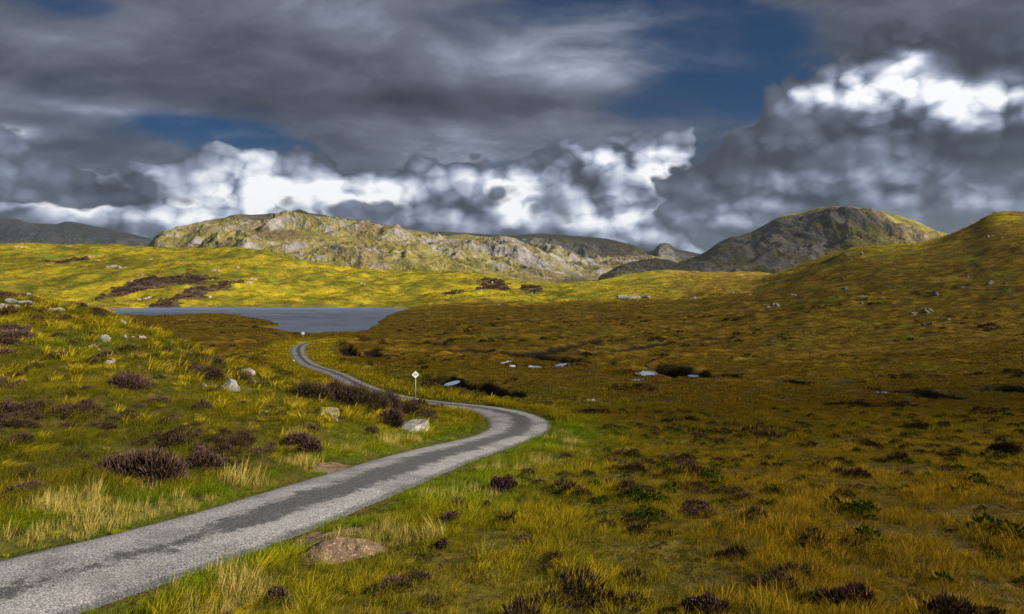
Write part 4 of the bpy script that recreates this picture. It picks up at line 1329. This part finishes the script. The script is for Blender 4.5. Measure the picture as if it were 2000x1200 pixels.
# keep only ground that could come into view from near the lens
uu = 1000 + F * PX / PY
bsel = lambda a: a[keep]
PX, PY, PZ, PB, he, gr, br, go, ve, Pd, Phw = map(bsel, (PX, PY, PZ, PB, he, gr, br, go, ve, Pd, Phw))
n = len(PX)
rv = rng.random(n); rv2 = rng.random(n)
tuss = PB == 1.0
is_heath = (rv < he * np.where(PY > 300, 0.6, 0.6)) & ~tuss & (PB != 330)
is_shrub = (~is_heath) & (~tuss) & (PY < 60) & (PX > 1.5) & (0.18 * sstep(fbm(PX / 0.8, PY / 1.0, 3, 33) + 0.5 * fbm(PX / 7, PY / 9, 2, 38), 0.15, 0.5) > rv2) & (ve < 0.3)
is_grass = ~(is_heath | is_shrub)


def lerp(a, b, f):
    return np.asarray(a) + (np.asarray(b) - np.asarray(a)) * f[:, None]


def points_object(name, sel, idx, rot, scl, tip, root, protos, label):
    me = bpy.data.meshes.new(name)
    k = int(sel.sum())
    me.vertices.add(k)
    me.vertices.foreach_set('co', np.stack([PX[sel], PY[sel], PZ[sel] + CAMZ], 1).astype(np.float32).ravel())
    for nm, a in (('rot', rot), ('scl', scl), ('tip', tip), ('root', root)):
        at = me.attributes.new(nm, 'FLOAT_VECTOR', 'POINT'); at.data.foreach_set('vector', a[sel].astype(np.float32).ravel())
    at = me.attributes.new('idx', 'INT', 'POINT'); at.data.foreach_set('value', idx[sel].astype(np.int32))
    ng = bpy.data.node_groups.new(name + '_scatter', 'GeometryNodeTree')
    ng.interface.new_socket('Geometry', in_out='INPUT', socket_type='NodeSocketGeometry')
    ng.interface.new_socket('Geometry', in_out='OUTPUT', socket_type='NodeSocketGeometry')
    N = ng.nodes
    gi = N.new('NodeGroupInput'); go_ = N.new('NodeGroupOutput')
    ci = N.new('GeometryNodeCollectionInfo'); ci.inputs[0].default_value = protos
    ci.inputs['Separate Children'].default_value = True; ci.inputs['Reset Children'].default_value = True
    io = N.new('GeometryNodeInstanceOnPoints'); io.inputs['Pick Instance'].default_value = True

    def na(nm, typ):
        q = N.new('GeometryNodeInputNamedAttribute'); q.data_type = typ; q.inputs['Name'].default_value = nm
        return next(s for s in q.outputs if s.enabled and s.name == 'Attribute')
    ng.links.new(gi.outputs[0], io.inputs['Points'])
    ng.links.new(ci.outputs[0], io.inputs['Instance'])
    ng.links.new(na('idx', 'INT'), io.inputs['Instance Index'])
    ng.links.new(na('rot', 'FLOAT_VECTOR'), io.inputs['Rotation'])
    ng.links.new(na('scl', 'FLOAT_VECTOR'), io.inputs['Scale'])
    ng.links.new(io.outputs[0], go_.inputs[0])
    o = link(bpy.data.objects.new(name, me))
    md = o.modifiers.new('scatter', 'NODES'); md.node_group = ng
    tag(o, label, name, kind='stuff')
    return o


near = PB < 34
mid = PB == 34
far = PB > 50
# the wind lays the grass over towards the right
rotz = rng.normal(0, 0.9, n) * np.where(near, 1.0, 0.7)
rot = np.stack([rng.normal(0, 0.12, n), rng.normal(0.12, 0.14, n), rotz], 1)
patchy = fbm(PX / 1.9, PY / 2.3, 3, 34)
leftb = sstep(-PX, 2, 8) * (1 - sstep(PY, 70, 90))
size = np.clip(0.75 + 1.0 * patchy + 0.35 * leftb, 0.4, 1.7) * rng.uniform(0.75, 1.25, n)
size *= np.where(PB >= 560, 4.6, np.where(PB >= 330, 2.6, np.where(PB >= 140, 1.25, 1.0))) * np.where(tuss, 0.40 + 0.36 * sstep(PY, 20, 36), 1.0) * np.where(tuss & (PX > -2), 0.75, 1.0) * np.where(leftb * (~tuss) > 0.5, 0.8, 1.0)
size *= np.where((Pd - Phw) < 0.7, 0.62, 1.0)
size *= 1 + 0.6 * sstep(PY, 44, 56) * ve * (Pd - Phw > 0.5)
size = np.where((fbm(PX / 0.8, PY / 0.9, 2, 39) < -0.20) & (PB < 60) & ~tuss, size * 0.6, size)
scl = np.stack([size, size, size * rng.uniform(0.8, 1.2, n)], 1)
# straw: tall bleached stems in the near verge and here and there
straw = (ve > 0.4) & (fbm(PX / 1.6, PY / 1.6, 2, 35) > 0.30) & (Pd - Phw > 0.35) & (PY < 40)
lv = np.exp(-((Pd - Phw - 0.65) / 0.32) ** 2) * (PX < -5.0) * (PY < 16.5) * (PY > 11)
straw |= lv > rng.random(n) * 0.6
straw &= is_grass & (rng.random(n) < 0.75) & ~tuss
idx = np.where(near, rng.integers(0, 3, n), np.where(mid, rng.integers(5, 7, n), rng.integers(7, 9, n)))
idx = np.where(straw & near, rng.integers(3, 5, n), idx)
idx = np.where(tuss, np.where(PY < 24, rng.integers(9, 11, n), rng.integers(11, 13, n)), idx)
gap = (fbm(PX / 0.8, PY / 0.9, 2, 39) < -0.20) & (PB < 60) & ~tuss
tone = np.clip(go - 0.5 * gap + 0.55 * patchy + rng.normal(0, 0.16, n) + np.where(tuss, 0.45, -0.38 * leftb), 0, 1)
tip = lerp(OLIVE, GOLD, tone)
tip = lerp(tip, lerp(BROWN, (0.30, 0.185, 0.014), tone), np.clip(br, 0, 1)) if False else tip + (lerp(BROWN, (0.285, 0.172, 0.010), tone) - tip) * np.clip(br, 0, 1)[:, None]
gmix = np.clip(gr * 0.75 + 0.25 * ve - 0.2 * leftb, 0, 0.9)
gv = sstep(PY, 44, 56)
gmix = np.maximum(gmix * (1 - gv * ve), 0.92 * (1 - sstep((Pd - Phw) * (1 + 2.0 * gv), 0.5, 1.5)))
tip = tip + (lerp((0.085, 0.14, 0.006), (0.19, 0.24, 0.010), tone) - tip) * gmix[:, None]
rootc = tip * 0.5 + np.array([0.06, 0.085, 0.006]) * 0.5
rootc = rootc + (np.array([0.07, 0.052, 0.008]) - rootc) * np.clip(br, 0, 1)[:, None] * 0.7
tip = np.where((tuss & (PX < -3))[:, None], tip * 0.4 + np.array([0.36, 0.275, 0.010]) * 0.7, tip)
tip = np.where(straw[:, None], lerp((0.28, 0.22, 0.04), (0.44, 0.34, 0.11), rv2), tip)
rootc = np.where(straw[:, None], lerp((0.20, 0.19, 0.03), (0.34, 0.27, 0.07), rv2), rootc)
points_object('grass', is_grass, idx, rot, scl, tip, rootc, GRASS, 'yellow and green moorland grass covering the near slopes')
idx_h = np.where(near, rng.integers(0, 2, n), np.where(PB < 100, 2, 3))
tip_h = lerp((0.045, 0.029, 0.019), (0.085, 0.050, 0.042), np.clip(rng.random(n) + 0.6 * fbm(PX / 3, PY / 3, 2, 36), 0, 1))
purple = (fbm(PX / 2.2, PY / 2.6, 3, 37) > 0.22) & (PY < 70)
tip_h = np.where((PY > 300)[:, None], tip_h * 1.5, tip_h)
tip_h = np.where(purple[:, None], lerp((0.095, 0.056, 0.062), (0.125, 0.07, 0.085), rv2), tip_h)
root_h = lerp((0.024, 0.018, 0.009), (0.036, 0.030, 0.011), rv)
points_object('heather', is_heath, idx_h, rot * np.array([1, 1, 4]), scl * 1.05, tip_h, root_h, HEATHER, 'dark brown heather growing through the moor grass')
idx_s = np.where(near, rng.integers(0, 2, n), 2)
tip_s = lerp((0.035, 0.058, 0.008), (0.08, 0.105, 0.010), rv)
points_object('undergrowth', is_shrub, idx_s, rot * np.array([1, 1, 4]), scl, tip_s, tip_s * 0.6, SHRUB, 'low dark green leafy undergrowth in the near moor')


# ------------------------------------------------------------------ single heather bushes
def mat_bush(name, a, b):
    m, t, out = material(name)
    k = attr(t, 'k'); r = attr(t, 'rnd')
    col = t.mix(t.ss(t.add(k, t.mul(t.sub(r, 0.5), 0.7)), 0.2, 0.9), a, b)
    d = t.node('ShaderNodeBsdfDiffuse'); t.put(d.inputs[0], col)
    t.l.new(d.outputs[0], out.inputs['Surface'])
    return m


B_DARK = mat_bush('dark_heather', (0.028, 0.019, 0.012), (0.095, 0.058, 0.036))
B_OLIVE = mat_bush('olive_heather', (0.030, 0.026, 0.012), (0.095, 0.070, 0.022))
B_FLOWER = mat_bush('purple_heather_flowers', (0.085, 0.040, 0.065), (0.26, 0.12, 0.20))
B_DUSK = mat_bush('faded_heather_flowers', (0.075, 0.042, 0.045), (0.155, 0.095, 0.095))
B_MOSS = mat_bush('golden_moss', (0.09, 0.07, 0.008), (0.30, 0.225, 0.014))


def bush(u, v, w, h, label, mat=None, flower=None, share=0.4, seed=0, group=None, y0=6.0, name='heather_bush', n=None, depth=1.0):
    """bush sighted with its foot at row v, w wide and h tall in frame units"""
    p = sight(u, v, y0=y0)
    k = p[1] / F
    rx = w * k / 2; rz = h * k; ry = rx * depth
    px_w = w * 0.512
    n = n or int(np.clip(px_w * h * 0.512 * 2.2, 240, 4000))
    unit = max(0.035, 0.95 * k)
    root = link(bpy.data.objects.new(name, None))
    root.location = (p[0], p[1] + ry * 0.5, float(height(np.array([p[0]]), np.array([p[1] + ry * 0.5]))[0]) + CAMZ - 0.03)
    root.rotation_euler = (0, 0, 0)
    tag(root, label, 'heather', group)
    L = float(np.clip(rz * 0.30, 0.05, 0.30))
    rl = np.random.default_rng(seed + 500)
    nl = 5 if w > 60 else 4
    lobes = [(rl.uniform(-0.62, 0.62) * rx, rl.uniform(-0.5, 0.5) * ry, rl.uniform(0.42, 0.62), rl.uniform(0.6, 1.0)) for _ in range(nl)] + [(0, 0, 0.62, 0.9)]

    def lobed(count, grow, ln, wd, sd, up):
        Vs, Fs, Ks, Rs = [], [], [], []
        off = 0
        for q, (ox, oy, sc, hz) in enumerate(lobes):
            V, Fq, K, R = sprig_geo(rx * sc * grow, ry * sc * grow, rz * 0.85 * hz * grow, max(20, count // len(lobes)), ln, wd, sd + q * 13, up)
            V = V + np.array([ox, oy, 0])
            Vs.append(V); Fs.append(Fq + off); Ks.append(K); Rs.append(R); off += len(V)
        return np.concatenate(Vs), np.concatenate(Fs), np.concatenate(Ks), np.concatenate(Rs)
    V, Fq, K, R = lobed(n, 1.0, L, max(0.006, unit * 0.30), seed + 100, 0.9)
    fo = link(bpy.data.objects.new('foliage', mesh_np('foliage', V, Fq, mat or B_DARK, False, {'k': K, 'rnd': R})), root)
    fo['kind'] = 'stuff'
    if flower:
        V, Fq, K, R = lobed(int(n * share), 1.05, L * 0.6, max(0.008, unit * 0.38), seed + 200, 1.2)
        fl = link(bpy.data.objects.new('flowers', mesh_np('flowers', V, Fq, flower, False, {'k': K, 'rnd': R})), root)
        fl['kind'] = 'stuff'
    return root


bush(982, 962, 52, 34, 'largest purple flowering heather bush in the grass right of the road', B_DARK, B_FLOWER, 0.9, 1)
bush(952, 996, 26, 22, 'small purple heather bush just below the largest one', B_DARK, B_FLOWER, 0.7, 2)
bush(893, 996, 36, 24, 'dusky purple heather bush left of the other flowering heather', B_DARK, B_FLOWER, 0.5, 3)
bush(878, 1022, 30, 26, 'dusky purple heather bush lowest of the flowering cluster by the road', B_DARK, B_FLOWER, 0.5, 4)
bush(860, 1072, 36, 20, 'faded purple heather bush alone in the near grass below the flowering cluster', B_DARK, B_FLOWER, 0.45, 5)
bush(1075, 921, 22, 16, 'tiny heather bush on the verge right of the largest purple one', B_DARK, B_DUSK, 0.4, 6)
bush(270, 945, 170, 72, 'largest dark brown heather bush above the straw coloured verge', B_DARK, B_DUSK, 0.30, 7, depth=0.7)
bush(395, 915, 70, 36, 'dark heather clump right of the largest brown heather bush', B_DARK, B_DUSK, 0.25, 8)
bush(580, 885, 88, 42, 'dark rounded heather bush at the grassy road edge below the boulders', B_DARK, B_DUSK, 0.30, 9)
bush(765, 836, 48, 40, 'greyish dry heather bush touching the large split boulder', B_DARK, B_DUSK, 0.6, 10)
bush(720, 848, 34, 16, 'low brown heather clump left of the split boulder', B_DARK, B_DUSK, 0.3, 11)
bush(305, 793, 62, 22, 'brown heather clump on the left bank below the grey boulder', B_DARK, B_DUSK, 0.4, 12)
bush(240, 762, 90, 42, 'wide dark heather patch in the middle of the left bank', B_DARK, B_DUSK, 0.25, 13)
bush(405, 745, 60, 34, 'black looking heather hollow left of the rounded grey boulder', B_DARK, None, 0, 14)
bush(470, 752, 40, 30, 'dark heather between the grey and the pinkish boulders', B_DARK, None, 0, 15)
bush(600, 842, 46, 14, 'faint purple heather strip in the grass below the moss capped rock', B_DARK, B_DUSK, 0.5, 16)
bush(8, 812, 40, 34, 'dark heather bush cut by the frame edge on the left bank', B_DARK, None, 0, 17)
for i, (u, v, w, h) in enumerate([(612, 780, 80, 40), (652, 788, 96, 52), (700, 798, 100, 58), (748, 808, 100, 54), (792, 816, 90, 42), (826, 820, 50, 28)]):
    bush(u, v, w, h, 'dark heather bush, %s from the left in the long bank hiding the lower road' % ORD[i], B_DARK if i % 2 else B_OLIVE, B_DUSK, 0.35, 20 + i, 'heather bank beside the lower road', depth=0.8)
bush(710, 668, 34, 13, 'lone dark heather mound near the lake shore beyond the far bend', B_DARK, None, 0, 30, n=400)
bush(1316, 737, 52, 17, 'dark peat hummock with golden moss between the bog pools', B_DARK, B_MOSS, 0.5, 31, name='peat_hummock', n=500)
bush(1222, 732, 50, 14, 'low brown peat hummock left of the bog pool', B_DARK, B_MOSS, 0.6, 32, name='peat_hummock', n=400)
bush(1680, 1200, 130, 50, 'purple tipped heather bush at the bottom frame edge', B_DARK, B_FLOWER, 0.4, 33)
bush(1395, 1215, 110, 44, 'dusky heather bush at the bottom edge in the near grass', B_DARK, B_FLOWER, 0.3, 34)
bush(1900, 1225, 150, 40, 'dark heather bush at the bottom corner of the near grass', B_DARK, B_DUSK, 0.3, 35)
bush(1985, 890, 70, 34, 'dark heather bush on the moor at the side frame edge', B_DARK, B_DUSK, 0.3, 36)
bush(540, 1180, 60, 34, 'small dusky heather in the tall grass near the earth mound', B_DARK, B_DUSK, 0.5, 37)

# ================================================================== clouds added out of view, placed and sized to shade parts of the land
def mat_cloud():
    m, t, out = material('cloud_vapour')
    vs = t.node('ShaderNodeVolumePrincipled')
    vs.inputs['Color'].default_value = (0.9, 0.92, 0.95, 1)
    vs.inputs['Density'].default_value = 0.0085
    vs.inputs['Anisotropy'].default_value = 0.4
    t.l.new(vs.outputs[0], out.inputs['Volume'])
    return m


CLOUD = mat_cloud()


def cloud(x, y, rx, ry, thick, alt, seed, z0=-10):
    """cloud whose shadow falls on (x, y)"""
    s = (alt - z0) / SUN.z
    Vi, Fi = _ICO[4]
    k = 1 + 0.30 * fbm(Vi[:, 0] * 1.7 + seed, Vi[:, 1] * 1.7 + Vi[:, 2] * 1.1, 3, seed)
    V = Vi * k[:, None] * np.array([rx, ry, thick])
    V[:, 2] = np.where(V[:, 2] < 0, V[:, 2] * 0.45, V[:, 2])
    o = link(bpy.data.objects.new('cloud', mesh_np('cloud', V, Fi, CLOUD)))
    o.location = (x + SUN.x * s, y + SUN.y * s, alt + CAMZ)
    tag(o, kind='stuff')
    o['label'] = 'one of the unseen clouds added to shade the land'
    return o


SHADE = [  # ground x, y, radius x, radius y, thickness, altitude
    (135, 300, 480, 290, 36, 700), (50, 42, 44, 46, 17, 600), (-560, 900, 260, 300, 14, 900),
    (-1500, 4000, 800, 420, 60, 1900), (-4300, 7500, 3300, 1900, 90, 3600), (300, 4600, 900, 700, 70, 2300), (0, 6600, 2000, 1000, 110, 3300), (820, 4000, 420, 330, 70, 2000), (540, 2420, 430, 560, 70, 1300)]
for i, a in enumerate(SHADE):
    cloud(*a, seed=3 + i)


# ================================================================== the air between here and the mountains
m, t, out = material('hazy_air')
vs = t.node('ShaderNodeVolumePrincipled')
vs.inputs['Color'].default_value = (0.62, 0.78, 1.0, 1)
vs.inputs['Density'].default_value = 0.000016
vs.inputs['Anisotropy'].default_value = 0.2
t.l.new(vs.outputs[0], out.inputs['Volume'])
hx, hy0, hy1, hz0, hz1 = 9000.0, -900.0, 12500.0, CAMZ - 60.0, CAMZ + 820.0
V = [(-hx, hy0, hz0), (hx, hy0, hz0), (hx, hy1, hz0), (-hx, hy1, hz0), (-hx, hy0, hz1), (hx, hy0, hz1), (hx, hy1, hz1), (-hx, hy1, hz1)]
Fq = np.array([[0, 3, 2, 1], [4, 5, 6, 7], [0, 1, 5, 4], [1, 2, 6, 5], [2, 3, 7, 6], [3, 0, 4, 7]])
tag(link(bpy.data.objects.new('haze', mesh_np('haze', V, Fq, m, False))), kind='stuff')
